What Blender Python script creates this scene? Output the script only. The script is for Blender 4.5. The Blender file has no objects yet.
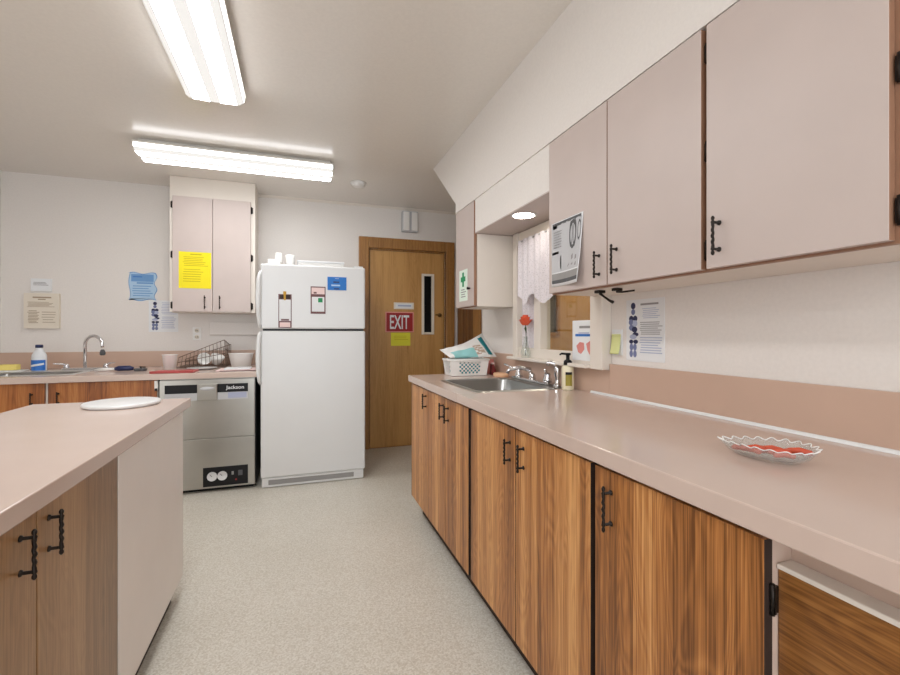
import bpy, bmesh, math, random
from mathutils import Vector, Matrix
random.seed(7)
C = bpy.context.scene.collection
PI = math.pi
# ------------------------------------------------------------------ camera, world, exposure
YAW = math.atan(152 / 445)
cam_d = bpy.data.cameras.new('camera')
cam = bpy.data.objects.new('camera', cam_d); C.objects.link(cam)
cam.location = (0, 0, 1.19); cam.rotation_euler = (PI / 2, 0, -YAW)
cam_d.sensor_width = 36; cam_d.lens = 17.8; cam_d.shift_y = -0.005
cam_d.clip_start = .02
bpy.context.scene.camera = cam
vs = bpy.context.scene.view_settings
vs.view_transform = 'Standard'; vs.look = 'None'; vs.gamma = 1; vs.use_curve_mapping = False
vs.exposure = 1.1
W = bpy.data.worlds.new('world'); bpy.context.scene.world = W; W.use_nodes = True
W.node_tree.nodes['Background'].inputs[0].default_value = (.88, .94, 1, 1)
W.node_tree.nodes['Background'].inputs[1].default_value = 1.65
LAMP = 13.0          # ceiling fixture diffusers
LAMP_FAR = 8.0      # the far fitting's diffuser, set weaker to even the far wall
SPOT = 14.0         # recessed light
BEYOND = 8.0       # lamp of the room behind the pass-through, watts

def lamp(name, loc, sx, sy, power, color=(1, .97, .92)):
    d = bpy.data.lights.new(name, 'AREA'); d.shape = 'RECTANGLE'; d.size = sx; d.size_y = sy
    d.energy = power; d.color = color
    o = bpy.data.objects.new(name, d); C.objects.link(o); o.location = loc
    return o
lamp('next_room_lamp', (2.3, 2.2, 2.35), .8, .8, BEYOND, (1, .95, .88))

# ------------------------------------------------------------------ materials
def lin(v):
    v /= 255.0
    return v / 12.92 if v <= .04045 else ((v + .055) / 1.055) ** 2.4
def rgb(r, g, b): return (lin(r), lin(g), lin(b), 1)
def new_mat(name):
    m = bpy.data.materials.new(name); m.use_nodes = True
    return m, m.node_tree.nodes, m.node_tree.links, m.node_tree.nodes['Principled BSDF']
def mat(name, c, rough=.5, metal=0, spec=.5, bump=0, bscale=60, vary=.04, coat=0):
    m, n, l, p = new_mat(name)
    p.inputs['Roughness'].default_value = rough; p.inputs['Metallic'].default_value = metal
    p.inputs['Specular IOR Level'].default_value = spec; p.inputs['Coat Weight'].default_value = coat
    tc = n.new('ShaderNodeTexCoord'); nz = n.new('ShaderNodeTexNoise')
    nz.inputs['Scale'].default_value = bscale if bump else 5; nz.inputs['Detail'].default_value = 4
    l.new(tc.outputs['Object'], nz.inputs['Vector'])
    rp = n.new('ShaderNodeValToRGB'); k = rgb(*c)
    rp.color_ramp.elements[0].position = .3; rp.color_ramp.elements[1].position = .7
    rp.color_ramp.elements[0].color = tuple(x * (1 - vary) for x in k[:3]) + (1,)
    rp.color_ramp.elements[1].color = tuple(min(1, x * (1 + vary)) for x in k[:3]) + (1,)
    l.new(nz.outputs['Fac'], rp.inputs[0]); l.new(rp.outputs[0], p.inputs['Base Color'])
    if bump:
        b = n.new('ShaderNodeBump'); b.inputs['Strength'].default_value = bump; b.inputs['Distance'].default_value = .002
        l.new(nz.outputs['Fac'], b.inputs['Height']); l.new(b.outputs[0], p.inputs['Normal'])
    return m
def glow(name, c, s):
    m, n, l, p = new_mat(name)
    p.inputs['Base Color'].default_value = rgb(110, 110, 110); p.inputs['Emission Color'].default_value = rgb(*c)
    p.inputs['Emission Strength'].default_value = s
    return m
def glassy(name, c=(255, 255, 255), rough=.0, thin=True, milk=0):
    m, n, l, p = new_mat(name)
    if thin:   # a pane: mostly clear, mirror-like at grazing angles (Schlick), the same from either side
        t = n.new('ShaderNodeBsdfTransparent'); t.inputs[0].default_value = rgb(*c)
        g = n.new('ShaderNodeBsdfGlossy'); g.inputs['Roughness'].default_value = rough
        lw = n.new('ShaderNodeLayerWeight')
        pw = n.new('ShaderNodeMath'); pw.operation = 'POWER'; l.new(lw.outputs['Facing'], pw.inputs[0]); pw.inputs[1].default_value = 5
        fr = n.new('ShaderNodeMath'); fr.operation = 'MULTIPLY_ADD'; l.new(pw.outputs[0], fr.inputs[0]); fr.inputs[1].default_value = .9; fr.inputs[2].default_value = .05
        mx = n.new('ShaderNodeMixShader'); l.new(fr.outputs[0], mx.inputs[0])
        l.new(t.outputs[0], mx.inputs[1]); l.new(g.outputs[0], mx.inputs[2]); out = mx
        if milk:
            d = n.new('ShaderNodeBsdfDiffuse'); d.inputs[0].default_value = rgb(245, 245, 242)
            out = n.new('ShaderNodeMixShader'); out.inputs[0].default_value = milk
            l.new(mx.outputs[0], out.inputs[1]); l.new(d.outputs[0], out.inputs[2])
        l.new(out.outputs[0], n['Material Output'].inputs['Surface'])
    else:
        p.inputs['Base Color'].default_value = rgb(*c); p.inputs['Transmission Weight'].default_value = 1
        p.inputs['Roughness'].default_value = rough; p.inputs['IOR'].default_value = 1.45
    return m
def wood(name, dark, mid, light, across='Y', along='Z', plank=.055, rough=.38, grain=34, spec=.5, planks=True, big=.42):
    """Printed wood-grain laminate: long streaks, random strips of tone, faint arches."""
    m, n, l, p = new_mat(name)
    p.inputs['Roughness'].default_value = rough; p.inputs['Specular IOR Level'].default_value = spec
    tc = n.new('ShaderNodeTexCoord'); oi = n.new('ShaderNodeObjectInfo')
    mul = n.new('ShaderNodeMath'); mul.operation = 'MULTIPLY'; mul.inputs[1].default_value = 17.3
    l.new(oi.outputs['Random'], mul.inputs[0])
    add = n.new('ShaderNodeVectorMath'); add.operation = 'ADD'
    l.new(tc.outputs['Object'], add.inputs[0]); l.new(mul.outputs[0], add.inputs[1])
    def noise(sc, det, dist=0):
        mp = n.new('ShaderNodeMapping'); mp.inputs['Scale'].default_value = sc
        l.new(add.outputs[0], mp.inputs['Vector'])
        z = n.new('ShaderNodeTexNoise'); z.inputs['Scale'].default_value = 1; z.inputs['Detail'].default_value = det
        z.inputs['Distortion'].default_value = dist
        l.new(mp.outputs[0], z.inputs['Vector']); return z
    def sc(a, b): return tuple(b if ax == along else a for ax in 'XYZ')
    fine = noise(sc(grain * 9, 3.2), 4); wide = noise(sc(grain * .8, .8), 4, .5); arch = noise(sc(7, 1.1), 2, 1.2)
    wv = n.new('ShaderNodeMath'); wv.operation = 'MULTIPLY'; wv.inputs[1].default_value = 110
    l.new(arch.outputs['Fac'], wv.inputs[0])
    sn = n.new('ShaderNodeMath'); sn.operation = 'SINE'; l.new(wv.outputs[0], sn.inputs[0])
    def ma(op, a, b):
        x = n.new('ShaderNodeMath'); x.operation = op
        for i, v in enumerate((a, b)):
            if isinstance(v, (int, float)): x.inputs[i].default_value = v
            else: l.new(v, x.inputs[i])
        return x.outputs[0]
    f = ma('ADD', ma('MULTIPLY', fine.outputs['Fac'], .6), ma('MULTIPLY', wide.outputs['Fac'], big))
    f = ma('ADD', f, ma('MULTIPLY', sn.outputs[0], .035))
    if planks:
        sp = n.new('ShaderNodeSeparateXYZ'); l.new(add.outputs[0], sp.inputs[0])
        q = ma('DIVIDE', sp.outputs[across], plank)
        wn = n.new('ShaderNodeTexWhiteNoise'); wn.noise_dimensions = '1D'; l.new(ma('FLOOR', q, 0), wn.inputs['W'])
        f = ma('ADD', f, ma('MULTIPLY', ma('SUBTRACT', wn.outputs['Value'], .5), .24))
    rp = n.new('ShaderNodeValToRGB'); e = rp.color_ramp.elements
    e[0].position = .33; e[0].color = rgb(*dark); e[1].position = .72; e[1].color = rgb(*light)
    k = e.new(.52); k.color = rgb(*mid)
    l.new(f, rp.inputs[0]); l.new(rp.outputs[0], p.inputs['Base Color'])
    return m

M = {}
M['wall'] = mat('wall paint', (231, 225, 219), .6, bump=.08, bscale=90, vary=.02)
M['ceil'] = mat('semi-gloss ceiling paint', (232, 226, 218), .24, bump=.03, bscale=70, vary=.02)
M['pink'] = mat('pink laminate', (198, 183, 176), .42, vary=.03)
M['splash'] = mat('pink backsplash laminate', (200, 170, 151), .34, vary=.03)
M['top'] = mat('pink beige worktop laminate', (207, 186, 174), .17, vary=.02)
M['cream'] = mat('cream painted wood', (229, 220, 209), .5, vary=.02)
M['stile'] = mat('beige pink painted frame', (206, 182, 166), .5)
M['panel'] = mat('pink side panel laminate', (238, 231, 226), .35, vary=.02)
M['white'] = mat('white enamel', (226, 226, 225), .28, vary=.01)
M['plastic'] = mat('white plastic', (238, 236, 232), .4, vary=.01)
M['paper'] = mat('white paper', (232, 233, 234), .8, vary=.02)
M['beige'] = mat('beige paper', (230, 220, 204), .7, vary=.02)
M['iron'] = mat('black wrought iron', (38, 31, 26), .38, metal=.6, bump=.5, bscale=150)
M['black'] = mat('black plastic', (16, 16, 18), .4, spec=.3)
M['gapshade_brown'] = mat('gap shade and dark brown edging', (44, 28, 20), .7)  # stile wood darkened to gap shade; also dark brown edges, plinths and print
M['frame_brown'] = mat('tan brown face frame', (150, 112, 88), .5)
M['steel'] = mat('brushed stainless steel', (178, 175, 168), .3, metal=.9, vary=.05)
M['brightsteel'] = mat('bright satin steel', (222, 221, 218), .38, metal=.75)
M['basin'] = mat('satin steel basin', (150, 150, 148), .28, metal=.9, vary=.05)
M['chrome'] = mat('chrome', (225, 225, 228), .08, metal=1)
M['grey'] = mat('grey plastic', (150, 148, 146), .5)
M['darkgrey'] = mat('dark grey', (84, 84, 86), .6)
M['lightgrey'] = mat('light grey', (196, 196, 198), .6)
M['ink'] = mat('grey print', (150, 146, 146), .8)
M['inkdark'] = mat('dark blue print', (48, 50, 84), .8)
M['inkmid'] = mat('steel blue print', (116, 124, 160), .8)
M['inkpale'] = mat('pale blue print', (176, 182, 206), .8)
M['brownink'] = mat('brown print', (170, 150, 124), .8)
M['yellow'] = mat('yellow paper', (244, 226, 24), .7)
M['yellowink'] = mat('olive print', (190, 170, 20), .8)
M['lime'] = mat('lime yellow paper', (228, 222, 60), .7)
M['palelime'] = mat('pale lime note paper', (222, 226, 158), .8)
M['red'] = mat('red sign', (158, 16, 20), .45)
M['redpale'] = mat('pink sign edge', (226, 150, 140), .5)
M['blue'] = mat('blue card', (26, 116, 200), .5)
M['bluepaper'] = mat('pale blue paper', (176, 206, 232), .7)
M['bluepaperd'] = mat('mid blue print', (112, 158, 208), .7)
M['bluelabel'] = mat('blue label', (44, 112, 196), .5)
M['navy'] = mat('navy plastic', (32, 40, 84), .4)
M['green'] = mat('green print', (38, 146, 92), .7)
M['greenpale'] = mat('pale green paper', (226, 240, 226), .7)
M['teal'] = mat('teal print', (40, 140, 148), .4)
M['tealpale'] = mat('pale teal film', (150, 208, 208), .35)
M['bag'] = mat('white plastic film', (234, 232, 228), .3)
M['foodprint'] = mat('tan print', (190, 168, 150), .5)
M['mag'] = mat('maroon print', (112, 74, 74), .6)
M['gold'] = mat('gold print', (196, 150, 40), .6)
M['pinkpaper'] = mat('pale pink paper', (238, 212, 208), .8)
M['foot'] = mat('pink print', (222, 142, 134), .8)
M['orange'] = mat('orange red petals', (236, 104, 70), .6)
M['stem'] = mat('dark green stem', (62, 76, 44), .7)
M['candy'] = mat('orange red candy', (206, 84, 56), .25)
M['darkred'] = mat('dark red plastic', (112, 36, 40), .4)
M['redtray'] = mat('muted red plastic', (186, 78, 76), .4)
M['peach'] = mat('peach sponge', (232, 186, 148), .9, bump=.6, bscale=200)
M['sponge'] = mat('yellow sponge', (246, 226, 130), .9, bump=.6, bscale=200)
M['soap'] = mat('pale cream soap', (238, 230, 200), .25)
M['olive'] = mat('olive label', (156, 142, 48), .5)
M['bleach'] = mat('milky plastic', (232, 234, 236), .35)
M['brass'] = mat('dull brass', (140, 110, 62), .35, metal=.8)
M['lampmetal'] = mat('white fixture metal', (222, 218, 210), .4)
M['oliveboard'] = mat('olive tan wall paint', (150, 118, 72), .7)
M['diff'] = glow('lit fluorescent diffuser', (250, 251, 253), LAMP)
M['difffar'] = glow('lit far fluorescent diffuser', (250, 251, 253), LAMP_FAR)
M['diffside'] = glow('lit diffuser side', (250, 251, 253), 3)
M['diffdim'] = glow('diffuser between the tubes', (255, 252, 247), .39)
M['diffedge'] = glow('lit diffuser rib', (255, 250, 243), .3)
M['spot'] = glow('lit recessed lens', (255, 246, 232), SPOT)
M['glass'] = glassy('window glass', (250, 250, 246))
M['darkglass'] = mat('dark glass', (5, 5, 6), .3, spec=.2)
M['smokeglass'] = mat('grey green glass', (92, 88, 74), .15)
M['clear'] = glassy('clear vase glass', (251, 253, 252), thin=True, milk=.03)
M['dishglass'] = glassy('pressed clear glass', (246, 248, 248), rough=.06, thin=True, milk=.12)
D1, D2, D3 = (108, 64, 28), (180, 118, 62), (222, 166, 104)
M['wood'] = wood('walnut laminate vertical', D1, D2, D3, 'Y', 'Z')
M['woodX'] = wood('walnut laminate on far doors', (112, 60, 22), (166, 98, 44), (190, 128, 68), 'X', 'Z')
M['woodH'] = wood('walnut laminate horizontal', (88, 52, 24), (136, 88, 42), (168, 116, 62), 'Z', 'Y', planks=False)
M['woodI'] = wood('walnut laminate greyed by island light', (122, 90, 58), (156, 118, 80), (178, 140, 98), 'Y', 'Z', plank=.12, rough=.3)  # same laminate, with its different lighting put into a greyer colour
M['doorwood'] = wood('birch door veneer', (158, 108, 52), (184, 136, 76), (200, 152, 90), 'X', 'Z', planks=False, grain=16, big=.7)
M['framewood'] = wood('stained door frame', (136, 92, 44), (164, 116, 62), (182, 134, 76), 'X', 'Z', planks=False, grain=20)
M['darkwood'] = wood('brown panelled door', (92, 58, 26), (122, 80, 38), (140, 98, 52), 'Y', 'Z', plank=.08)

def floor_mat():
    m, n, l, p = new_mat('speckled sheet vinyl')
    tc = n.new('ShaderNodeTexCoord')
    a = n.new('ShaderNodeTexNoise'); a.inputs['Scale'].default_value = 130; a.inputs['Detail'].default_value = 3
    v = n.new('ShaderNodeTexVoronoi'); v.inputs['Scale'].default_value = 170
    b = n.new('ShaderNodeTexNoise'); b.inputs['Scale'].default_value = 2.2; b.inputs['Detail'].default_value = 3
    for x in (a, v, b): l.new(tc.outputs['Object'], x.inputs['Vector'])
    r = n.new('ShaderNodeValToRGB'); e = r.color_ramp.elements
    e[0].position = .36; e[0].color = rgb(196, 190, 176); e[1].position = .62; e[1].color = rgb(228, 224, 214)
    l.new(a.outputs['Fac'], r.inputs[0])
    hs = n.new('ShaderNodeSeparateColor'); l.new(v.outputs['Color'], hs.inputs[0])
    r2 = n.new('ShaderNodeValToRGB'); e = r2.color_ramp.elements
    e[0].position = .2; e[0].color = rgb(198, 190, 174); e[1].position = .8; e[1].color = rgb(232, 229, 220)
    l.new(hs.outputs[0], r2.inputs[0])
    mx = n.new('ShaderNodeMix'); mx.data_type = 'RGBA'; mx.inputs[0].default_value = .5
    l.new(r.outputs[0], mx.inputs[6]); l.new(r2.outputs[0], mx.inputs[7])
    r3 = n.new('ShaderNodeValToRGB'); e = r3.color_ramp.elements
    e[0].position = .3; e[0].color = (.93, .925, .91, 1); e[1].position = .7; e[1].color = (1, 1, 1, 1)
    l.new(b.outputs['Fac'], r3.inputs[0])
    m2 = n.new('ShaderNodeMix'); m2.data_type = 'RGBA'; m2.blend_type = 'MULTIPLY'; m2.inputs[0].default_value = 1
    l.new(mx.outputs[2], m2.inputs[6]); l.new(r3.outputs[0], m2.inputs[7])
    l.new(m2.outputs[2], p.inputs['Base Color']); p.inputs['Roughness'].default_value = .42
    return m
M['floor'] = floor_mat()
def lace_mat():
    m, n, l, p = new_mat('white lace')
    p.inputs['Base Color'].default_value = rgb(228, 222, 226); p.inputs['Roughness'].default_value = .9
    tc = n.new('ShaderNodeTexCoord'); v = n.new('ShaderNodeTexVoronoi'); v.inputs['Scale'].default_value = 130
    l.new(tc.outputs['Object'], v.inputs['Vector'])
    r = n.new('ShaderNodeValToRGB'); r.color_ramp.elements[0].position = .12; r.color_ramp.elements[0].color = (.62, .62, .62, 1)
    r.color_ramp.elements[1].position = .4; r.color_ramp.elements[1].color = (.96, .96, .96, 1)
    l.new(v.outputs['Distance'], r.inputs[0]); l.new(r.outputs[0], p.inputs['Alpha'])
    return m
M['lace'] = lace_mat()

# ------------------------------------------------------------------ mesh builder (world coordinates in, one object out)
class MB:
    def __init__(s): s.v = []; s.f = []; s.m = []; s.sm = []; s.mats = []
    def mi(s, m):
        if isinstance(m, str): m = M[m]
        if m not in s.mats: s.mats.append(m)
        return s.mats.index(m)
    def take(s, bm, m, smooth=False):
        o = len(s.v); k = s.mi(m); bm.verts.index_update()
        s.v += [v.co.copy() for v in bm.verts]
        for f in bm.faces:
            s.f.append([v.index + o for v in f.verts]); s.m.append(k); s.sm.append(smooth)
        bm.free()
    def raw(s, vs, fs, m, smooth=False):
        o = len(s.v); k = s.mi(m); s.v += [Vector(v) for v in vs]
        for f in fs: s.f.append([i + o for i in f]); s.m.append(k); s.sm.append(smooth)
        return s
    def box(s, x0, x1, y0, y1, z0, z1, m, bev=0, seg=2, rot=None, edge=None):
        n0 = len(s.f); bm = bmesh.new()
        bmesh.ops.create_cube(bm, size=1)
        c = Vector(((x0 + x1) / 2, (y0 + y1) / 2, (z0 + z1) / 2))
        for v in bm.verts: v.co = Vector((v.co.x * abs(x1 - x0), v.co.y * abs(y1 - y0), v.co.z * abs(z1 - z0)))
        if bev: bmesh.ops.bevel(bm, geom=bm.edges[:], offset=bev, segments=seg, affect='EDGES', profile=.5)
        for v in bm.verts: v.co = (rot @ v.co if rot else v.co) + c
        s.take(bm, m)
        if edge:      # (axis, material): banding on the two faces across that axis
            k = s.mi(edge[1])
            for i in range(n0, len(s.f)):
                a, b, d = (s.v[q] for q in s.f[i][:3])
                if abs((b - a).cross(d - a).normalized()[edge[0]]) > .6: s.m[i] = k
        return s
    def tube(s, pts, r, m, n=10, cap=True, closed=False):
        pts = [Vector(p) for p in pts]; N = len(pts); rs = r if isinstance(r, (list, tuple)) else [r] * N
        ref = None; vs = []; 
        for i, p in enumerate(pts):
            a = pts[(i - 1) % N] if (i or closed) else p; b = pts[(i + 1) % N] if (i < N - 1 or closed) else p
            t = (b - a).normalized()
            if ref is None:
                ref = Vector((0, 0, 1)) if abs(t.z) < .9 else Vector((1, 0, 0))
            u = (ref - t * ref.dot(t)).normalized(); w = t.cross(u); ref = u
            for k in range(n):
                q = 2 * PI * k / n; vs.append(p + (u * math.cos(q) + w * math.sin(q)) * rs[i])
        fs = []
        for i in range(N if closed else N - 1):
            j = (i + 1) % N
            for k in range(n): fs.append([i * n + k, i * n + (k + 1) % n, j * n + (k + 1) % n, j * n + k])
        if cap and not closed:
            fs.append(list(range(n))[::-1]); fs.append([(N - 1) * n + k for k in range(n)])
        s.raw(vs, fs, m, True); return s
    def lathe(s, prof, c, m, n=28, axis='Z', smooth=True, sx=1, sy=1):
        """prof: (radius, height) pairs turned round an axis through c."""
        c = Vector(c); vs = []; fs = []
        for r, h in prof:
            for k in range(n):
                q = 2 * PI * k / n; a, b = r * math.cos(q) * sx, r * math.sin(q) * sy
                vs.append(c + (Vector((a, b, h)) if axis == 'Z' else Vector((a, -h, b)) if axis == 'Y' else Vector((-h, a, b))))
        for i in range(len(prof) - 1):
            for k in range(n): fs.append([i * n + k, i * n + (k + 1) % n, (i + 1) * n + (k + 1) % n, (i + 1) * n + k])
        if prof[0][0] > 1e-5: fs.append(list(range(n))[::-1])
        if prof[-1][0] > 1e-5: fs.append([(len(prof) - 1) * n + k for k in range(n)])
        s.raw(vs, fs, m, smooth); return s
    def prism(s, poly, a, b, m, axis='X'):
        """poly in the plane across the axis: (y,z) for X, (x,z) for Y, (x,y) for Z."""
        def P(u, v, t): return {'X': (t, u, v), 'Y': (u, t, v), 'Z': (u, v, t)}[axis]
        n = len(poly); vs = [P(u, v, a) for u, v in poly] + [P(u, v, b) for u, v in poly]
        fs = [list(range(n))[::-1], list(range(n, 2 * n))] + [[i, (i + 1) % n, n + (i + 1) % n, n + i] for i in range(n)]
        s.raw(vs, fs, m); return s
    def build(s, name, parent=None, origin=None):
        if origin is None: origin = Vector(parent['_o']) if parent is not None else Vector((0, 0, 0))
        origin = Vector(origin)
        me = bpy.data.meshes.new(name)
        me.from_pydata([v - origin for v in s.v], [], s.f); me.update()
        for m in s.mats: me.materials.append(m)
        for i, p in enumerate(me.polygons): p.material_index = s.m[i]; p.use_smooth = s.sm[i]
        bm = bmesh.new(); bm.from_mesh(me); bmesh.ops.recalc_face_normals(bm, faces=bm.faces[:]); bm.to_mesh(me); bm.free()
        o = bpy.data.objects.new(name, me); C.objects.link(o)
        if parent is not None:
            o.parent = parent; o.location = origin - Vector(parent['_o'])
        else: o.location = origin
        o['_o'] = tuple(origin)
        return o
def centre(mb):
    lo = [min(v[i] for v in mb.v) for i in range(3)]; hi = [max(v[i] for v in mb.v) for i in range(3)]
    return ((lo[0] + hi[0]) / 2, (lo[1] + hi[1]) / 2, lo[2])
def tag(o, label, cat, group=None):
    o['label'] = label; o['category'] = cat
    if group: o['group'] = group
    return o
def thing(name, loc, label, cat, group=None):
    o = bpy.data.objects.new(name, None); C.objects.link(o); o.location = loc; o.empty_display_size = .1
    o['_o'] = tuple(loc); return tag(o, label, cat, group)
def single(name, mb, label, cat, group=None): return tag(mb.build(name, None, centre(mb)), label, cat, group)
def struct(name, mb=None, loc=(0, 0, 0)):
    if mb: o = mb.build(name)
    else:
        o = bpy.data.objects.new(name, None); C.objects.link(o); o.location = loc; o['_o'] = tuple(loc)
    o['kind'] = 'structure'; return o
def part(name, mb, parent, label=None, at=True):
    o = mb.build(name, parent, centre(mb) if at else None)
    if label: o['label'] = label
    return o
def text(name, s, parent, u, loc, width, height, normal, m, label=None, depth=.0012):
    """lettering of a given width and height, lying on a plane with the given normal ('-Y' or '-X')."""
    cu = bpy.data.curves.new(name, 'FONT'); cu.body = s; cu.extrude = depth; cu.offset = u
    t = bpy.data.objects.new(name, cu); C.objects.link(t)
    me = bpy.data.meshes.new_from_object(t.evaluated_get(bpy.context.evaluated_depsgraph_get()))
    bpy.data.objects.remove(t); bpy.data.curves.remove(cu)
    xs = [v.co.x for v in me.vertices]; ys = [v.co.y for v in me.vertices]
    cx, cy = (min(xs) + max(xs)) / 2, (min(ys) + max(ys)) / 2
    sx, sy = width / (max(xs) - min(xs)), height / (max(ys) - min(ys))
    for v in me.vertices:
        a, b, d = (v.co.x - cx) * sx, (v.co.y - cy) * sy, v.co.z
        v.co = (a, -d, b) if normal == '-Y' else (-d, -a, b)
    me.name = name; me.materials.append(M[m])
    o = bpy.data.objects.new(name, me); C.objects.link(o); o.parent = parent
    o.location = Vector(loc) - Vector(parent['_o']); o['_o'] = tuple(loc)
    if label: o['label'] = label
    return o
class Sheet:
    """A thin printed sheet on a vertical face; u runs to the viewer's right, v up, both 0..1."""
    def __init__(s, normal, plane, u0, u1, z0, z1, base, th=.0015, curl=None):
        s.n, s.p, s.u0, s.u1, s.z0, s.z1, s.th, s.curl = normal, plane, u0, u1, z0, z1, th, curl
        s.mb = MB(); s.k = 0
        if curl is None:
            if normal == '-Y': s.mb.box(u0, u1, plane - th, plane, z0, z1, base)
            else: s.mb.box(plane - th, plane, min(u0, u1), max(u0, u1), z0, z1, base)
        else:
            N = 10; g = [(i / N, j / N) for j in range(N + 1) for i in range(N + 1)]
            vs = [s.pt(a, b, 0) for a, b in g] + [s.pt(a, b, -s.th) for a, b in g]; K = len(g)
            fs = []
            for j in range(N):
                for i in range(N):
                    q = [j * (N + 1) + i, j * (N + 1) + i + 1, (j + 1) * (N + 1) + i + 1, (j + 1) * (N + 1) + i]
                    fs.append(q); fs.append([x + K for x in q[::-1]])
            rim = list(range(N + 1)) + [j * (N + 1) + N for j in range(1, N + 1)] + [N * (N + 1) + i for i in range(N - 1, -1, -1)] + [j * (N + 1) for j in range(N - 1, 0, -1)]
            for a, b in zip(rim, rim[1:] + rim[:1]): fs.append([a, b, b + K, a + K])
            s.mb.raw(vs, fs, base, True)
    def pt(s, u, v, lift):
        c = s.curl(u, v) if s.curl else 0
        a = s.u0 + (s.u1 - s.u0) * u; z = s.z0 + (s.z1 - s.z0) * v; d = s.p - s.th - c - lift
        return (a, d, z) if s.n == '-Y' else (d, a, z)
    def poly(s, pts, m):
        s.k += 1; li = .0003 + .00004 * s.k
        # subdivide is needed only on curled sheets; small shapes are flat enough
        s.mb.raw([s.pt(u, v, li) for u, v in pts], [list(range(len(pts)))], m); return s
    def rect(s, u0, u1, v0, v1, m):
        if s.curl:
            N = 6
            for i in range(N):
                a, b = v0 + (v1 - v0) * i / N, v0 + (v1 - v0) * (i + 1) / N
                for j in range(N):
                    c, d = u0 + (u1 - u0) * j / N, u0 + (u1 - u0) * (j + 1) / N
                    s.mb.raw([s.pt(*q, .0006) for q in ((c, a), (d, a), (d, b), (c, b))], [[0, 1, 2, 3]], m)
            return s
        return s.poly([(u0, v0), (u1, v0), (u1, v1), (u0, v1)], m)
    def disc(s, u, v, ru, rv, m, n=12): return s.poly([(u + ru * math.cos(2 * PI * k / n), v + rv * math.sin(2 * PI * k / n)) for k in range(n)], m)
    def lines(s, u0, u1, v0, v1, n, m, fill=.45, seed=0):
        r = random.Random(seed); h = (v1 - v0) / n
        for i in range(n):
            a = u0 + r.uniform(0, .04); b = u1 - r.uniform(0, .25) * (u1 - u0); v = v1 - h * (i + .5)
            s.rect(a, b, v - h * fill / 2, v + h * fill / 2, m)
        return s

# ------------------------------------------------------------------ the setting
CEIL = 2.505; BW = 4.59; RW = 1.30; LW = -2.28; REAR = -2.3
struct('floor', MB().box(LW - .1, 3.3, REAR - .1, 4.8, -.06, 0, 'floor'))
struct('ceiling', MB().box(LW - .1, 3.3, REAR - .1, 4.8, CEIL, CEIL + .08, 'ceil'))
# back wall with the exit door's opening
DX0, DX1, DZ = .685, 1.515, 2.065
struct('wall_back', MB().box(LW - .1, DX0, BW, BW + .12, 0, CEIL, 'wall').box(DX1, 3.3, BW, BW + .12, 0, CEIL, 'wall').box(DX0, DX1, BW, BW + .12, DZ, CEIL, 'wall'))
struct('trim_light_block', MB().box(DX0, DX1, BW + .005, BW + .1, 0, .0008, 'framewood').box(DX0, DX1, BW + .1, BW + .12, 0, DZ, 'gapshade_brown'))  # threshold, plus an added dark panel that blocks light behind the door
struct('wall_left', MB().box(LW - .1, LW, REAR, BW, 0, CEIL, 'wall'))
WY0, WY1, WZ0, WZ1 = 1.66, 2.45, 1.06, 1.78
struct('wall_right', MB().box(RW, RW + .12, REAR, WY0, 0, CEIL, 'wall').box(RW, RW + .12, WY1, 3.05, 0, CEIL, 'wall')
       .box(RW, RW + .12, WY0, WY1, 0, WZ0, 'wall').box(RW, RW + .12, WY0, WY1, WZ1, CEIL, 'wall'))
AX = 1.66
struct('wall_alcove', MB().box(RW + .12, AX + .02, 3.03, 3.05, 0, CEIL, 'wall').box(AX, AX + .02, 3.05, BW, 0, CEIL, 'wall'))
# room behind the pass-through window
struct('wall_beyond', MB().box(AX + .02, 3.3, 3.1, 3.14, 0, CEIL, 'oliveboard').box(3.2, 3.3, REAR, 3.1, 0, CEIL, 'oliveboard').box(RW + .12, 3.2, .6, .64, 0, CEIL, 'oliveboard'))
# bulkhead over the right-hand wall cabinets: far end cut on the slant, dropped over the window
SX = 1.027
sf = MB()
sf.prism([(REAR, 2.0066), (2.865, 2.0066), (2.865, 2.06), (3.423, CEIL), (REAR, CEIL)], SX, RW, 'wall')
sf.box(SX - .006, SX, REAR, 2.87, 2.0066, 2.204, 'wall')
sf.box(SX, RW, 1.675, 2.53, 1.806, 2.014, 'wall')
sf.box(SX, RW, 1.675, 2.53, 1.80, 1.806, 'pink')
struct('wall_soffit', sf)
struct('trim_1', MB().prism([(BW, CEIL), (BW, CEIL - .022), (BW - .008, CEIL - .02), (BW - .02, CEIL - .006), (BW - .02, CEIL)], -.36, AX, 'cream', 'X'))
# board on the back wall under the small wall cabinet
struct('trim_2', MB().box(-.765, -.3, BW - .034, BW, 1.172, 1.292, 'wall', .003))
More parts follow.
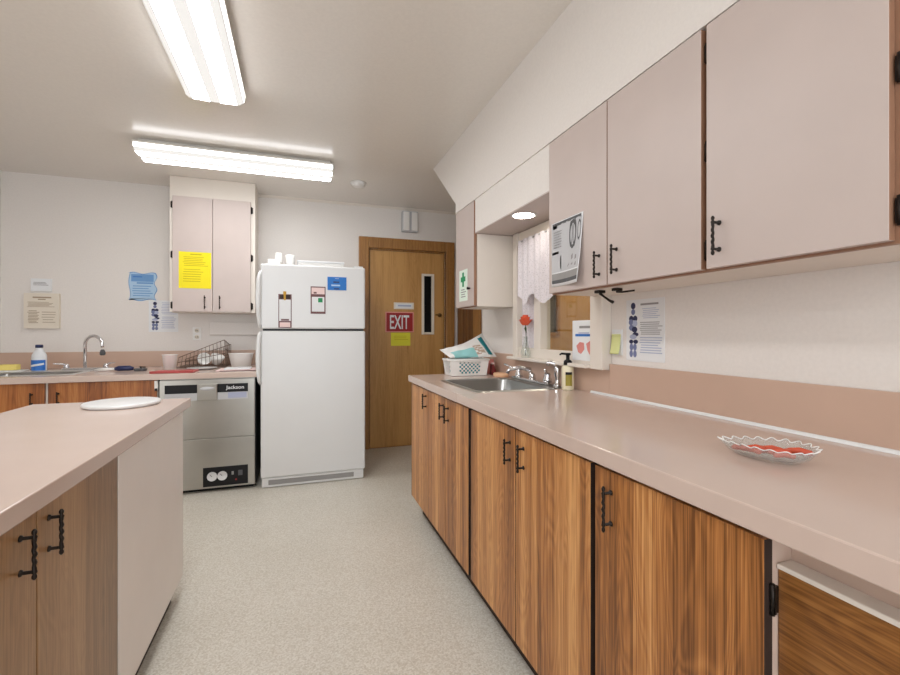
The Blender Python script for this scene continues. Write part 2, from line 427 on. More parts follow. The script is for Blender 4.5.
# exit door
d = struct('door_1', None, (1.1, BW, 0))
fr = MB()
fr.box(DX0 - .1, DX0, BW - .022, BW + .03, 0, DZ + .11, 'framewood', .006).box(DX1, DX1 + .1, BW - .022, BW + .03, 0, DZ + .11, 'framewood', .006)
fr.box(DX0, DX1, BW - .022, BW + .03, DZ, DZ + .11, 'framewood', .006)
fr.box(DX0, DX0 + .014, BW + .03, BW + .1, 0, DZ, 'framewood').box(DX1 - .014, DX1, BW + .03, BW + .1, 0, DZ, 'framewood').box(DX0 + .014, DX1 - .014, BW + .03, BW + .1, DZ - .014, DZ, 'framewood')
part('door_frame', fr, d)
LY = BW + .025                     # face of the leaf
lf = MB(); X0, X1 = DX0 + .017, DX1 - .017; lx0, lx1, lz0, lz1 = 1.28, 1.368, 1.192, 1.808
for b in ((X0, lx0, .001, DZ - .018), (lx1, X1, .001, DZ - .018), (lx0, lx1, .001, lz0), (lx0, lx1, lz1, DZ - .018)):
    lf.box(b[0], b[1], LY, LY + .04, b[2], b[3], 'doorwood')
leaf = part('door_leaf', lf, d)
lt = MB()
for b in ((lx0 - .026, lx0 + .002, lz0 - .018, lz1 + .018), (lx1 - .002, lx1 + .026, lz0 - .018, lz1 + .018), (lx0 + .002, lx1 - .002, lz0 - .018, lz0 + .006), (lx0 + .002, lx1 - .002, lz1 - .006, lz1 + .018)):
    lt.box(b[0], b[1], LY - .01, LY + .02, b[2], b[3], 'beige', .003)
part('lite_frame', lt, leaf, 'pale frame of the narrow door window')
part('lite_glass', MB().box(lx0, lx1, LY + .021, LY + .027, lz0, lz1, 'darkglass'), leaf, 'narrow dark glass')
hd = MB().lathe([(.022, 0), (.022, .008), (.012, .012), (.01, .05), (0, .05)], (1.455, LY, 1.384), 'brass', 16, 'Y')
hd.tube([(1.457, LY - .045, 1.384), (1.42, LY - .05, 1.386), (1.395, LY - .05, 1.385)], [.009, .009, .007], 'brass')
part('lever_handle', hd, d, 'dull brass lever')
# panelled door in the alcove's side wall
d = struct('door_2', None, (AX, 4.3, 0))
dm = MB()
for i in range(5):
    a = 4.095 + i * .095
    dm.box(AX - .016, AX - .001, a + .003, a + .092, .01, 2.06, 'darkwood', .003)
dm.box(AX - .008, AX - .001, 4.09, 4.575, .01, 2.06, 'darkwood')
part('door_leaf', dm, d)
part('door_frame', MB().box(AX - .024, AX - .001, 3.92, 4.085, 0, 2.17, 'framewood', .004).box(AX - .024, AX - .001, 4.085, 4.575, 2.065, 2.17, 'framewood', .004), d)
# door seen through the pass-through window
d = struct('door_3', None, (2.1, 3.1, 0))
lf = MB(); y = 3.08; x0, x1, a0, a1 = 1.845, 1.935, 1.19, 1.82
for b in ((1.72, x0, .01, 2.05), (x1, 2.52, .01, 2.05), (x0, x1, .01, a0), (x0, x1, a1, 2.05)):
    lf.box(b[0], b[1], y - .03, y + .012, b[2], b[3], 'doorwood')
leaf = part('door_leaf', lf, d)
lt = MB()
for b in ((x0 - .022, x0 + .004, a0 - .022, a1 + .022), (x1 - .004, x1 + .022, a0 - .022, a1 + .022), (x0, x1, a0 - .022, a0 + .004), (x0, x1, a1 - .004, a1 + .022)):
    lt.box(b[0], b[1], y - .04, y - .02, b[2], b[3], 'framewood')
part('lite_frame', lt, leaf)
part('lite_glass', MB().box(x0, x1, y - .01, y - .004, a0, a1, 'smokeglass'), leaf, 'grey-green glass')
part('door_frame', MB().box(1.69, 1.715, y - .03, y + .015, 0, 2.1, 'framewood').box(2.525, 2.61, y - .03, y + .015, 0, 2.1, 'framewood').box(1.715, 2.525, y - .03, y + .015, 2.055, 2.1, 'framewood'), d)
# pass-through window over the sink
w = struct('window_1', None, (RW, 2.05, 1.03))
wf = MB()
wf.box(1.248, RW, 1.616, 1.70, 1.028, 1.797, 'cream', .004).box(1.258, RW, 2.43, 2.482, 1.028, 1.797, 'cream', .004)
wf.box(1.274, RW, 1.70, 2.43, 1.028, 1.10, 'cream', .002).box(1.274, RW, 1.70, 2.43, 1.745, 1.797, 'cream', .002)
wf.box(1.275, 1.34, 2.18, 2.25, 1.10, 1.745, 'cream', .002)
for b in ((WY0, WY0 + .012, WZ0, WZ1), (WY1 - .012, WY1, WZ0, WZ1), (WY0, WY1, WZ0, WZ0 + .012), (WY0, WY1, WZ1 - .012, WZ1)):
    wf.box(RW + .0005, RW + .12, b[0], b[1], b[2], b[3], 'cream')
part('window_frame', wf, w)
part('window_sill', MB().box(1.222, 1.2735, 1.70, 2.50, 1.03, 1.047, 'cream', .004), w)
part('window_pane', MB().box(1.318, 1.323, 1.67, 2.18, 1.07, 1.77, 'glass'), w)
part('window_pane', MB().box(1.318, 1.323, 2.25, 2.44, 1.07, 1.77, 'glass'), w)

# ------------------------------------------------------------------ shared details
def pull(mb, face, a, z0, z1, d):
    """Twisted wrought-iron pull on a vertical door face. d: outward direction, '-X', '+X' or '-Y'."""
    def P(out, z, side=0):
        return {'-X': (face - out, a + side, z), '+X': (face + out, a + side, z), '-Y': (a + side, face - out, z)}[d]
    L = z1 - z0; zb, zt = z0 + .16 * L, z1 - .16 * L; o = .022
    for z in (zb, zt):
        mb.tube([P(0, z), P(.003, z), P(.004, z), P(o, z)], [.0068, .006, .0036, .0034], 'iron', 8)
    pts = []; rs = []; N = 26
    for i in range(N + 1):
        t = i / N; z = z0 + L * t
        k = math.sin(PI * min(1, max(0, (t - .16) / .68)))
        pts.append(P(o + .0012 * math.sin(t * 40) * k, z, .0012 * math.cos(t * 40) * k))
        e = min(t, 1 - t)
        r = .0031 + .0011 * abs(math.sin(t * 22)) 
        if e < .02: r = .002
        elif e < .10: r = .0045
        elif e < .13: r = .0028
        elif e < .19: r = .0054
        rs.append(r)
    mb.tube(pts, rs, 'iron', 8)
    return mb
def hinge(mb, x, y, z, L, d):
    if d == 'Y': mb.tube([(x, y, z - L / 2), (x, y, z + L / 2)], .004, 'iron', 8).box(x - .002, x + .01, y - .003, y + .002, z - L * .42, z + L * .42, 'iron').box(x - .0015, x + .002, y - .006, y + .006, z - L * .42, z + L * .42, 'iron')
    else: mb.tube([(x, y, z - L / 2), (x, y, z + L / 2)], .0055, 'iron', 8).box(x - .012, x + .012, y, y + .004, z - L * .42, z + L * .42, 'iron')
    return mb

# ------------------------------------------------------------------ right-hand run of base cabinets
FX = .70; CX = .72; CTOP = .874; DB, DT = .137, .862
def base_unit(label, y0, y1, doors, far_end=False, toe=.779):
    t = thing('base_cabinet', (CX, (y0 + y1) / 2, 0), label, 'cabinet', 'base cabinets of the right-hand counter')
    b = MB()
    b.box(CX, CX + .018, y0, y1, .12, CTOP, 'gapshade_brown')
    b.box(CX + .018, 1.28, y0, y0 + .015, .12, CTOP, 'wood').box(CX + .018, 1.28, y1 - .015, y1, .12, CTOP, 'wood')
    b.box(CX + .018, 1.28, y0 + .015, y1 - .015, .12, .135, 'wood')
    part('carcass', b, t)
    part('toe_kick', MB().box(toe, toe + .015, y0, y1, 0, .12, 'gapshade_brown'), t, 'dark recessed plinth')
    for (a, c, hy, z0, z1, hinges) in doors:
        dr = part('door', MB().box(FX, CX - .001, a, c, DB, DT, 'wood', .0015, edge=(1, 'gapshade_brown')), t)
        part('handle', pull(MB(), FX, hy, z0, z1, '-X'), dr, 'black wrought-iron pull')
        for hz in hinges:
            part('hinge', hinge(MB(), CX - .006, a - .003, hz, .05, 'Y'), dr, 'black hinge')
    return t
base_unit('walnut-grain base cabinet with three narrow doors, at the far end under the sink and basket', 1.79, 2.835,
          [(2.441, 2.826, 2.475, .752, .84, ()), (2.128, 2.437, 2.155, .75, .835, ()), (1.802, 2.124, 2.075, .745, .832, ())])
base_unit('walnut-grain base cabinet with a pair of wide doors, in the middle of the right-hand counter', .942, 1.788,
          [(1.362, 1.774, 1.402, .733, .822, ()), (.95, 1.358, 1.303, .733, .825, ())])
base_unit('walnut-grain base cabinet with a single wide door and black hinge, nearest under the right-hand counter', .546, .94,
          [(.507, .932, .872, .722, .83, (.766, .25))])
t = thing('drawer_unit', (.78, 0, 0), 'cream unit with a recessed horizontal-grain wood front beside the nearest hinged door', 'cabinet')
b = MB()
b.box(.775, .79, -1.35, .545, .12, CTOP, 'stile').box(.7205, .775, .516, .545, .12, CTOP, 'stile').box(.79, 1.28, -1.35, .545, .12, .14, 'cream').box(.79, 1.28, .53, .545, .14, CTOP, 'cream')
part('carcass', b, t)
part('toe_kick', MB().box(.80, .815, -1.35, .545, 0, .12, 'gapshade_brown'), t, 'dark recessed plinth')
part('drawer', MB().box(.742, .7745, -1.33, .515, .50, .806, 'woodH', .002), t)
part('drawer', MB().box(.742, .7745, -1.33, .515, .14, .492, 'woodH', .002), t)
part('ledge', MB().box(.738, .7745, -1.33, .515, .8065, .815, 'cream', .002), t, 'white ledge along the top of the wood front')

# worktop with a sink cut-out
SY0, SY1, SX0, SX1 = 1.905, 2.43, .795, 1.175
t = thing('worktop', (.98, 1, .875), 'long pink-beige laminate worktop with backsplash on the right-hand base cabinets', 'worktop')
b = MB(); a0, a1, z0, z1 = .682, 1.2985, .8745, .915
b.box(a0, a1, REAR + .5, SY0, z0, z1, 'top', .003).box(a0, a1, SY1, 2.84, z0, z1, 'top', .003)
b.box(a0, SX0, SY0, SY1, z0, z1, 'top').box(SX1, a1, SY0, SY1, z0, z1, 'top')
part('slab', b, t)
part('backsplash', MB().box(1.285, 1.2985, REAR + .5, 1.612, .9152, 1.055, 'splash', .001).box(1.285, 1.2985, 1.612, 2.486, .9152, 1.026, 'splash').box(1.285, 1.2985, 2.486, 3.0, .9152, 1.055, 'splash', .001), t, 'deeper pink backsplash')
part('caulk_strip', MB().prism([(1.2848, .9152), (1.2848, .9245), (1.282, .922), (1.279, .9152)], REAR + .5, 1.74, 'white', 'Y'), t, 'white bead along the backsplash')
# sink
def basin(mb, x0, x1, y0, y1, zt, depth, rim, m_rim='steel', m_in='basin'):
    def ring(xa, xb, ya, yb, r, z, n=5):
        pts = []
        for cx, cy, q in ((xb - r, yb - r, 0), (xa + r, yb - r, 1), (xa + r, ya + r, 2), (xb - r, ya + r, 3)):
            for k in range(n + 1):
                g = (q + k / n) * PI / 2; pts.append((cx + r * math.cos(g), cy + r * math.sin(g), z))
        return pts
    R = [ring(x0 - rim, x1 + rim, y0 - rim, y1 + rim, .03, zt + .0005), ring(x0 - rim + .004, x1 + rim - .004, y0 - rim + .004, y1 + rim - .004, .03, zt + .005),
         ring(x0 - .004, x1 + .004, y0 - .004, y1 + .004, .05, zt + .005), ring(x0 + .004, x1 - .004, y0 + .004, y1 - .004, .05, zt - .004),
         ring(x0 + .012, x1 - .012, y0 + .012, y1 - .012, .055, zt - depth + .02), ring(x0 + .03, x1 - .03, y0 + .03, y1 - .03, .05, zt - depth)]
    n = len(R[0]); vs = [p for r in R for p in r]; fs = []
    for i in range(len(R) - 1):
        for k in range(n): fs.append([i * n + k, i * n + (k + 1) % n, (i + 1) * n + (k + 1) % n, (i + 1) * n + k])
    o = len(mb.f)
    mb.raw(vs, fs, m_rim, True); k = mb.mi(m_in)
    for i in range(o + 2 * n, len(mb.f)): mb.m[i] = k
    mb.raw(R[-1], [list(range(n))], m_in)
    return mb
t = thing('kitchen_sink', (.98, 2.17, .915), 'stainless drop-in sink set in the right-hand worktop below the window', 'sink')
part('basin', basin(MB(), SX0 + .004, SX1 - .004, SY0 + .004, SY1 - .004, .915, .17, .026), t)
part('deck', MB().box(1.2, 1.274, 1.90, 2.435, .9155, .919, 'steel', .001), t)
part('drain', MB().lathe([(.04, .7455), (.04, .7485), (.03, .7485), (.028, .746), (0, .746)], (.985, 2.17, 0), 'chrome'), t, 'round drain')
# tap set of that sink
t = thing('tap', (1.235, 2.17, .919), 'chrome tap set with lever handles behind the right-hand sink', 'tap')
part('base_plate', MB().box(1.205, 1.265, 1.99, 2.40, .9195, .935, 'chrome', .006, 3), t)
for yy, tip in ((2.36, (1.18, 2.44)), (2.04, (1.19, 1.99))):
    h_ = MB().lathe([(.024, .935), (.022, .95), (.016, .962), (.018, .972), (.012, .982), (0, .984)], (1.236, yy, 0), 'chrome', 18)
    h_.tube([(1.236, yy, .972), ((1.236 + tip[0]) / 2, (yy + tip[1]) / 2, .985), (tip[0], tip[1], 1.003)], [.008, .007, .005], 'chrome')
    part('lever', h_, t)
part('spout', MB().lathe([(.02, .935), (.018, .955), (.014, .965), (0, .966)], (1.236, 2.2, 0), 'chrome', 18).tube([(1.236, 2.2, .95), (1.22, 2.2, .985), (1.16, 2.205, 1.0), (1.10, 2.21, .99), (1.085, 2.21, .97)], [.012, .012, .011, .010, .010], 'chrome'), t)
sp = MB().lathe([(.02, .9195), (.018, .93), (.012, .94), (.011, .965), (.016, .975), (.016, 1.01), (.013, 1.022), (0, 1.024)], (1.236, 1.945, 0), 'chrome', 18)
sp.tube([(1.236, 1.945, 1.015), (1.222, 1.952, 1.036), (1.2, 1.962, 1.042), (1.188, 1.967, 1.03)], [.010, .010, .011, .013], 'chrome')
part('sprayer', sp, t)
# soap
t = thing('soap_bottle', (1.245, 1.86, .915), 'cream soap bottle with a black pump beside the right-hand sink', 'bottle')
x, y = 1.235, 1.853
part('body', MB().lathe([(.026, .9155), (.029, .92), (.029, 1.02), (.027, 1.028), (.014, 1.034), (.014, 1.04)], (x, y, 0), 'soap', 24), t)
lb = []
N = 10
for k in range(N + 1):
    q = PI + .62 + 1.1 * k / N
    lb.append((x + .0295 * math.cos(q), y + .0295 * math.sin(q)))
part('label', MB().raw([(a, c, z) for z in (.937, .99) for a, c in lb], [[k, k + 1, N + 2 + k, N + 1 + k] for k in range(N)], 'olive', True).raw([(x + (a - x) * 1.01, y + (c - y) * 1.01, z) for z in (.99, 1.003) for a, c in lb], [[k, k + 1, N + 2 + k, N + 1 + k] for k in range(N)], 'black', True), t, 'olive and black label')
pm = MB().lathe([(.02, 1.036), (.02, 1.052), (.016, 1.058), (.009, 1.062), (.009, 1.082), (.014, 1.084), (.014, 1.093), (0, 1.094)], (x, y, 0), 'black', 18)
pm.tube([(x, y, 1.088), (x - .02, y + .022, 1.09), (x - .026, y + .03, 1.084)], [.006, .005, .004], 'black')
part('pump', pm, t, 'black pump head')
# glass dish with candy
t = thing('glass_dish', (.965, .69, .915), 'clear pressed-glass leaf dish of orange-red sweets on the right-hand worktop', 'dish')
ax = Vector((.56, -.82, 0)).normalized(); ay = Vector((.82, .56, 0)); dc = Vector((.971, .688, .9155))
def dish(k, z, sc, flute):
    pts = []; n = 160
    for i in range(n):
        q = 2 * PI * i / n
        ex = .081 * math.cos(q); ey = .064 * math.sin(q) * (1 + .25 * math.cos(q))
        if math.cos(q) < 0: ex *= 1 + .18 * max(0, -math.cos(q)) ** 6
        f = 1 + flute * math.cos(20 * q)
        pts.append(dc + ax * ex * sc * f + ay * ey * sc * f + Vector((0, 0, z + flute * .05 * math.cos(20 * q))))
    return pts
rings = [dish(0, 0, .45, 0), dish(0, .002, .62, 0), dish(0, .012, .82, .02), dish(0, .026, .95, .04), dish(0, .032, 1.0, .05),
         dish(0, .031, .97, .05), dish(0, .0265, .92, .04), dish(0, .0145, .78, .02), dish(0, .006, .58, 0), dish(0, .005, .3, 0)]
n = 160; vs = [p for r in rings for p in r]; fs = [[i * n + k, i * n + (k + 1) % n, (i + 1) * n + (k + 1) % n, (i + 1) * n + k] for i in range(len(rings) - 1) for k in range(n)]
fs.append(list(range(n))[::-1]); fs.append([(len(rings) - 1) * n + k for k in range(n)])
part('bowl', MB().raw(vs, fs, 'dishglass', True), t)
M['rimsparkle'] = mat('painted white rim sparkle', (236, 236, 234), .15)  # sparkle along the dish rim, painted as an opaque white
part('rim', MB().tube([p + Vector((0, 0, .0008)) for p in rings[4]], 0.0011, 'rimsparkle', 6, closed=True), t, 'scalloped glass rim, white sparkle painted on')
rr = random.Random(3)
for i in range(9):
    a = -.05 + .0125 * i + rr.uniform(-.005, .005); c = rr.uniform(-.02, .02); q = rr.uniform(-.5, .5); L = rr.uniform(.034, .046)
    p0 = dc + ax * a + ay * c + Vector((0, 0, .016 + .003 * (i % 3)))
    dv = (ax * math.cos(q) + ay * math.sin(q)) * L
    m = MB().tube([p0 - dv * .5, p0 - dv * .4, p0 + Vector((0, 0, .003)), p0 + dv * .4, p0 + dv * .5], [.003, .006, .0065, .006, .003], 'candy', 10)
    single('wrapped_sweet', m, 'orange-red sweet heaped in the clear glass dish', 'sweet', 'sweets in the glass dish')
# basket
bx0, bx1, by0, by1 = .918, 1.165, 2.655, 2.805
t = thing('plastic_basket', ((bx0 + bx1) / 2, 2.73, .915), 'white perforated plastic basket at the far end of the right-hand worktop', 'basket')
m = MB(); zb, zt = .918, 1.018; ins = .006
def wall_grid(mb, P, nu, nv, hole, m):
    """A sheet P(u,v) with a lattice of square holes where hole(i,j)."""
    vs = [P(i / nu, j / nv) for j in range(nv + 1) for i in range(nu + 1)]; fs = []
    for j in range(nv):
        for i in range(nu):
            if not hole(i, j): fs.append([j * (nu + 1) + i, j * (nu + 1) + i + 1, (j + 1) * (nu + 1) + i + 1, (j + 1) * (nu + 1) + i])
    mb.raw(vs, fs, m)
fl = .012
wall_grid(m, lambda u, v: (bx0 + ins - fl * v + (bx1 - bx0 - 2 * ins + 2 * fl * v) * u, by0 - fl * v + ins, zb + (zt - zb) * v), 19, 8, lambda i, j: 4 <= i < 15 and 1 <= j < 7 and (i + j) % 2 == 0 , 'plastic')
wall_grid(m, lambda u, v: (bx0 + ins - fl * v + (bx1 - bx0 - 2 * ins + 2 * fl * v) * u, by1 + fl * v - ins, zb + (zt - zb) * v), 19, 8, lambda i, j: 4 <= i < 15 and 1 <= j < 7 and (i + j) % 2 == 0, 'plastic')
for sx_ in (0, 1):
    wall_grid(m, lambda u, v: ((bx1 + fl * v - ins) if sx_ else (bx0 - fl * v + ins), by0 + ins - fl * v + (by1 - by0 - 2 * ins + 2 * fl * v) * u, zb + (zt - zb) * v), 11, 8, lambda i, j: 2 <= i < 9 and 1 <= j < 7 and (i + j) % 2 == 0, 'plastic')
m.box(bx0 + ins, bx1 - ins, by0 + ins, by1 - ins, zb, zb + .004, 'plastic')
body = part('body', m, t)
sd = body.modifiers.new('thickness', 'SOLIDIFY'); sd.thickness = .0028; sd.offset = 0
q = .008; rim = [(bx0 - q, by0 - q), (bx1 + q, by0 - q), (bx1 + q, by1 + q), (bx0 - q, by1 + q)]
part('rim', MB().tube([(a, c, zt) for a, c in rim for _ in (0,)], .006, 'plastic', 8, closed=True).box(bx0 - .02, bx0 - q, 2.68, 2.78, zt - .004, zt + .004, 'plastic', .002).box(bx1 + q, bx1 + .02, 2.68, 2.78, zt - .004, zt + .004, 'plastic', .002), t)
part('teal_fill', MB().box(.945, 1.138, 2.675, 2.785, .9225, .99, 'teal', .012, 3), t, 'added teal block seen through the holes')  # added block that gives the basket holes their teal
# bag of food lying in the basket
def bagm(u, v, s):
    if u > .93: return 'bag'
    if u > .87 and .12 < v < .9: return 'teal'
    if v < .45 and .1 < u < .58: return 'tealpale'
    if .6 < u < .8 and .1 < v < .6 and (int(u * 18) + int(v * 18)) % 3: return 'foodprint'
    return 'bag'
def quad_bag(mb, p00, p10, p01, p11, Wn, th, mats, N=20):
    """A filled bag spanned by four corners, swelling along Wn."""
    c = [Vector(x) for x in (p00, p10, p01, p11)]; Wn = Vector(Wn).normalized()
    for sgn in (1, -1):
        g = []
        for j in range(N + 1):
            for i in range(N + 1):
                u, v = i / N, j / N
                k = max(0, math.sin(PI * min(1, max(0, (u - .02) / .86)))) ** .5 * max(0, math.sin(PI * v)) ** .5
                wr = .004 * math.sin(9 * u + 6 * v * sgn) + .003 * math.sin(21 * u - 8 * v)
                q = c[0] * (1 - u) * (1 - v) + c[1] * u * (1 - v) + c[2] * (1 - u) * v + c[3] * u * v
                q.z -= .02 * math.sin(PI * u) * v
                g.append(q + Wn * sgn * (k * th / 2 + wr * min(1, k * 3)))
        for j in range(N):
            for i in range(N):
                q = [j * (N + 1) + i, j * (N + 1) + i + 1, (j + 1) * (N + 1) + i + 1, (j + 1) * (N + 1) + i]
                mb.raw([g[x] for x in q], [[0, 1, 2, 3]], mats((i + .5) / N, (j + .5) / N, sgn), True)
    return mb
bg = quad_bag(MB(), (.91, 2.66, 1.033), (1.235, 2.668, 1.034), (.868, 2.755, 1.082), (1.18, 2.79, 1.188), (-.1, -.75, .6), .062, bagm)
single('food_bag', bg, 'white and teal plastic bag of food lying slanted across the white basket', 'bag')
single('snack_packet', MB().prism([(1.2, .9155), (1.245, .9155), (1.232, .93), (1.215, .985), (1.206, .985)], 2.665, 2.705, 'darkred', 'Y').box(1.207, 1.222, 2.675, 2.695, .985, .995, 'pinkpaper'), 'small dark-red packet standing right of the white basket', 'packet')
single('dish_sponge', MB().lathe([(.001, .9157), (.05, .9157), (.054, .921), (.054, .932), (.048, .937), (0, .938)], (1.215, 2.56, 0), 'peach', 24, sx=.8, sy=1.3), 'flat peach-coloured sponge behind the right-hand sink', 'sponge')
single('drinking_glass', MB().lathe([(.028, .9157), (.033, .93), (.036, 1.01), (.0335, 1.01), (.030, .93), (0, .925)], (1.236, 2.80, 0), 'foot', 20), 'rose-coloured tumbler standing against the backsplash behind the basket', 'tumbler')

# window dressing and things on the sill
r = MB().tube([(1.245, 1.69, 1.727), (1.245, 2.375, 1.727)], .005, 'grey', 8)
for yy in (1.70, 2.37): r.tube([(1.245, yy, 1.727), (1.2735, yy, 1.727)], .004, 'grey', 6)
single('curtain_rod', r, 'thin grey curtain rod above the pass-through window', 'rod')
m = MB(); N, K = 90, 8
def vz(y):
    f = (2.365 - y) / .67
    return 1.405 - .045 * math.sin(PI * min(1, f * 4.2)) ** 2 * (f < .24) - (.05 * math.sin(PI * (f - .24) / .36) if .24 <= f < .6 else 0) + (.05 if f >= .6 else 0) + .006 * math.sin(y * 120)
vs = []
for j in range(K + 1):
    for i in range(N + 1):
        y = 2.365 - .665 * i / N; zt_ = 1.735; z = zt_ + (vz(y) - zt_) * j / K
        vs.append((1.238 + (.009 * math.sin(y * 95) + .004 * math.sin(y * 41)) * (.5 + .5 * j / K), y, z))
m.raw(vs, [[j * (N + 1) + i, j * (N + 1) + i + 1, (j + 1) * (N + 1) + i + 1, (j + 1) * (N + 1) + i] for j in range(K) for i in range(N)], 'lace', True)
single('lace_valance', m, 'gathered white lace valance across the top of the pass-through window', 'curtain')
m = MB(); N = 24
vs = [(1.296 + .006 * math.sin(i * 1.7), 2.43 - .18 * i / N, z) for z in (1.745, 1.4, 1.102) for i in range(N + 1)]
m.raw(vs, [[j * (N + 1) + i, j * (N + 1) + i + 1, (j + 1) * (N + 1) + i + 1, (j + 1) * (N + 1) + i] for j in range(2) for i in range(N)], 'lace', True)
single('lace_curtain', m, 'narrow full-height lace panel at the left of the window behind the flower', 'curtain')
vx, vy = 1.249, 2.30
single('bud_vase', MB().lathe([(.022, 1.0475), (.028, 1.052), (.030, 1.075), (.020, 1.11), (.012, 1.14), (.013, 1.17), (.0115, 1.17), (.0105, 1.14), (.018, 1.11), (.027, 1.075), (.02, 1.056), (0, 1.056)], (vx, vy, 0), 'clear', 20), 'small clear glass bud vase on the window sill', 'vase')
t = thing('rose', (vx, vy, 1.06), 'single orange-red rose on a tall stem in the clear bud vase', 'flower')
part('stem', MB().tube([(vx, vy, 1.06), (vx + .003, vy - .003, 1.15), (vx, vy + .004, 1.245)], .0026, 'stem', 6).tube([(vx + .003, vy - .003, 1.19), (vx - .01, vy - .016, 1.215), (vx - .012, vy - .02, 1.235)], [.002, .007, .001], 'stem', 6), t, 'dark green stem')
fl_ = MB(); fl_.lathe([(.004, 1.24), (.014, 1.247), (.018, 1.262), (.014, 1.285), (0, 1.287)], (vx, vy + .004, 0), 'orange', 14)
for ring_, (nn, rad, zz, tilt) in enumerate(((5, .012, 1.285, .25), (6, .021, 1.28, .55), (7, .028, 1.27, .9))):
    for k in range(nn):
        g = 2 * PI * k / nn + ring_ * .4; cs, sn = math.cos(g), math.sin(g); pv = []
        for j in range(4):
            for i in range(5):
                a = (i / 4 - .5) * .036 * math.sin(PI * (.25 + .6 * j / 3)); hgt = j / 3 * .045
                rr_ = rad * (.45 + .55 * j / 3) + hgt * tilt * .35 - a * a * 12
                pv.append((vx + cs * rr_ - sn * a, vy + .004 + sn * rr_ + cs * a, zz - .035 + hgt * (1.1 - tilt * .4)))
        fl_.raw(pv, [[j * 5 + i, j * 5 + i + 1, (j + 1) * 5 + i + 1, (j + 1) * 5 + i] for j in range(3) for i in range(4)], 'orange', True)
part('bloom', fl_, t, 'orange-red bloom')
s = Sheet('-X', 1.2735, 1.868, 1.703, 1.06, 1.25, 'paper')
s.rect(.34, .95, .80, .86, 'ink').rect(.14, .95, .60, .66, 'bluelabel').rect(.3, .8, .67, .70, 'inkpale')
s.poly([(.2, .36), (.36, .46), (.56, .44), (.58, .28), (.42, .16), (.28, .2)], 'foot').poly([(.66, .42), (.86, .5), (.98, .42), (.98, .16), (.84, .14), (.72, .26)], 'foot')
single('hand_washing_sign', s.mb, 'white notice with a blue line and pink hands, leaning in the window corner', 'sign')
# chair back in the next room
t = thing('office_chair', (2.0, 2.55, 0), 'black rounded chair back seen through the pass-through window', 'chair')
part('backrest', MB().box(1.88, 2.12, 2.53, 2.58, .76, 1.15, 'black', .024, 4), t)
part('seat', MB().box(1.8, 2.2, 2.1, 2.5, .44, .51, 'black', .025, 3), t)
part('post', MB().tube([(2, 2.55, .80), (2, 2.56, .5), (2, 2.35, .42)], .018, 'black'), t)
part('pedestal', MB().tube([(2, 2.3, .44), (2, 2.3, .06)], .03, 'black'), t)
for k in range(5):
    g = 2 * PI * k / 5
    part('leg', MB().tube([(2, 2.3, .08), (2 + .26 * math.cos(g), 2.3 + .26 * math.sin(g), .025)], [.024, .02], 'black'), t)

# ------------------------------------------------------------------ right-hand wall cabinets
UX = 1.02; UB, UT = 1.357, 2.006
def wall_unit(label, y0, y1, doors, side='cream'):
    t = thing('wall_cabinet', (1.16, (y0 + y1) / 2, UB), label, 'cabinet', 'wall cabinets over the right-hand worktop')
    b = MB()
    b.box(UX + .019, UX + .035, y0, y1, UB - .003, UT, 'frame_brown')
    b.box(UX + .035, RW - .001, y0, y1, UB - .003, UB + .014, 'cream').box(UX + .035, RW - .001, y0, y1, UT - .016, UT, 'cream')
    b.box(UX + .035, RW - .001, y0, y0 + .016, UB + .014, UT - .016, side).box(UX + .035, RW - .001, y1 - .016, y1, UB + .014, UT - .016, side)
    b.box(RW - .011, RW - .001, y0 + .016, y1 - .016, UB + .014, UT - .016, side)
    part('carcass', b, t)
    for a, c, hy, z0, z1, hs, hyy in doors:
        dr = part('door', MB().box(UX, UX + .018, a, c, UB + .002, UT - .004, 'pink', .0015, edge=(1, 'frame_brown')), t)
        if hy: part('handle', pull(MB(), UX, hy, z0, z1, '-X'), dr, 'black wrought-iron pull')
        for hz in hs:
            part('hinge', hinge(MB(), UX + .012, hyy, hz, .055, 'Y'), dr, 'black hinge')
    return t
wall_unit('pink wall cabinet with a pair of doors, hung with a grey picture sheet', .901, 1.674,
          [(1.294, 1.67, 1.335, 1.385, 1.482, (), 0), (.909, 1.29, 1.243, 1.388, 1.49, (1.936, 1.674, 1.41), .9025)])
wall_unit('pink wall cabinet with one large door and a black pull, nearest on the right', .455, .9,
          [(.509, .893, .855, 1.388, 1.488, (1.672, 1.413), .5)])
t = wall_unit('narrow pink wall cabinet with a green-cross sheet, on the far side of the window', 2.532, 2.862,
          [(2.534, 2.86, 0, 0, 0, (), 0)])
cb = [o for o in bpy.data.objects if o.parent == t and o.name.startswith('door')][0]
part('end_panel', MB().box(UX + .019, RW - .001, 2.524, 2.5315, UB - .003, 1.797, 'cream'), t, 'cream end panel facing the window')
part('knob', MB().tube([(UX, 2.60, 1.47), (UX - .02, 2.60, 1.47)], [.005, .009], 'iron'), cb, 'small black knob')
def cu(u, v): return .028 * max(0, u - .35) ** 1.5 * (1 - v) ** 1.3 * 2
s = Sheet('-X', UX, 1.648, 1.428, 1.383, 1.65, 'paper', curl=cu)
s.rect(.02, .98, .22, .95, 'lightgrey').rect(.04, .96, .94, .985, 'darkgrey').rect(.06, .2, .90, .94, 'darkgrey').rect(.02, .98, .10, .2, 'grey').rect(.02, .98, .045, .10, 'darkgrey').rect(.03, .25, .5, .54, 'darkgrey')
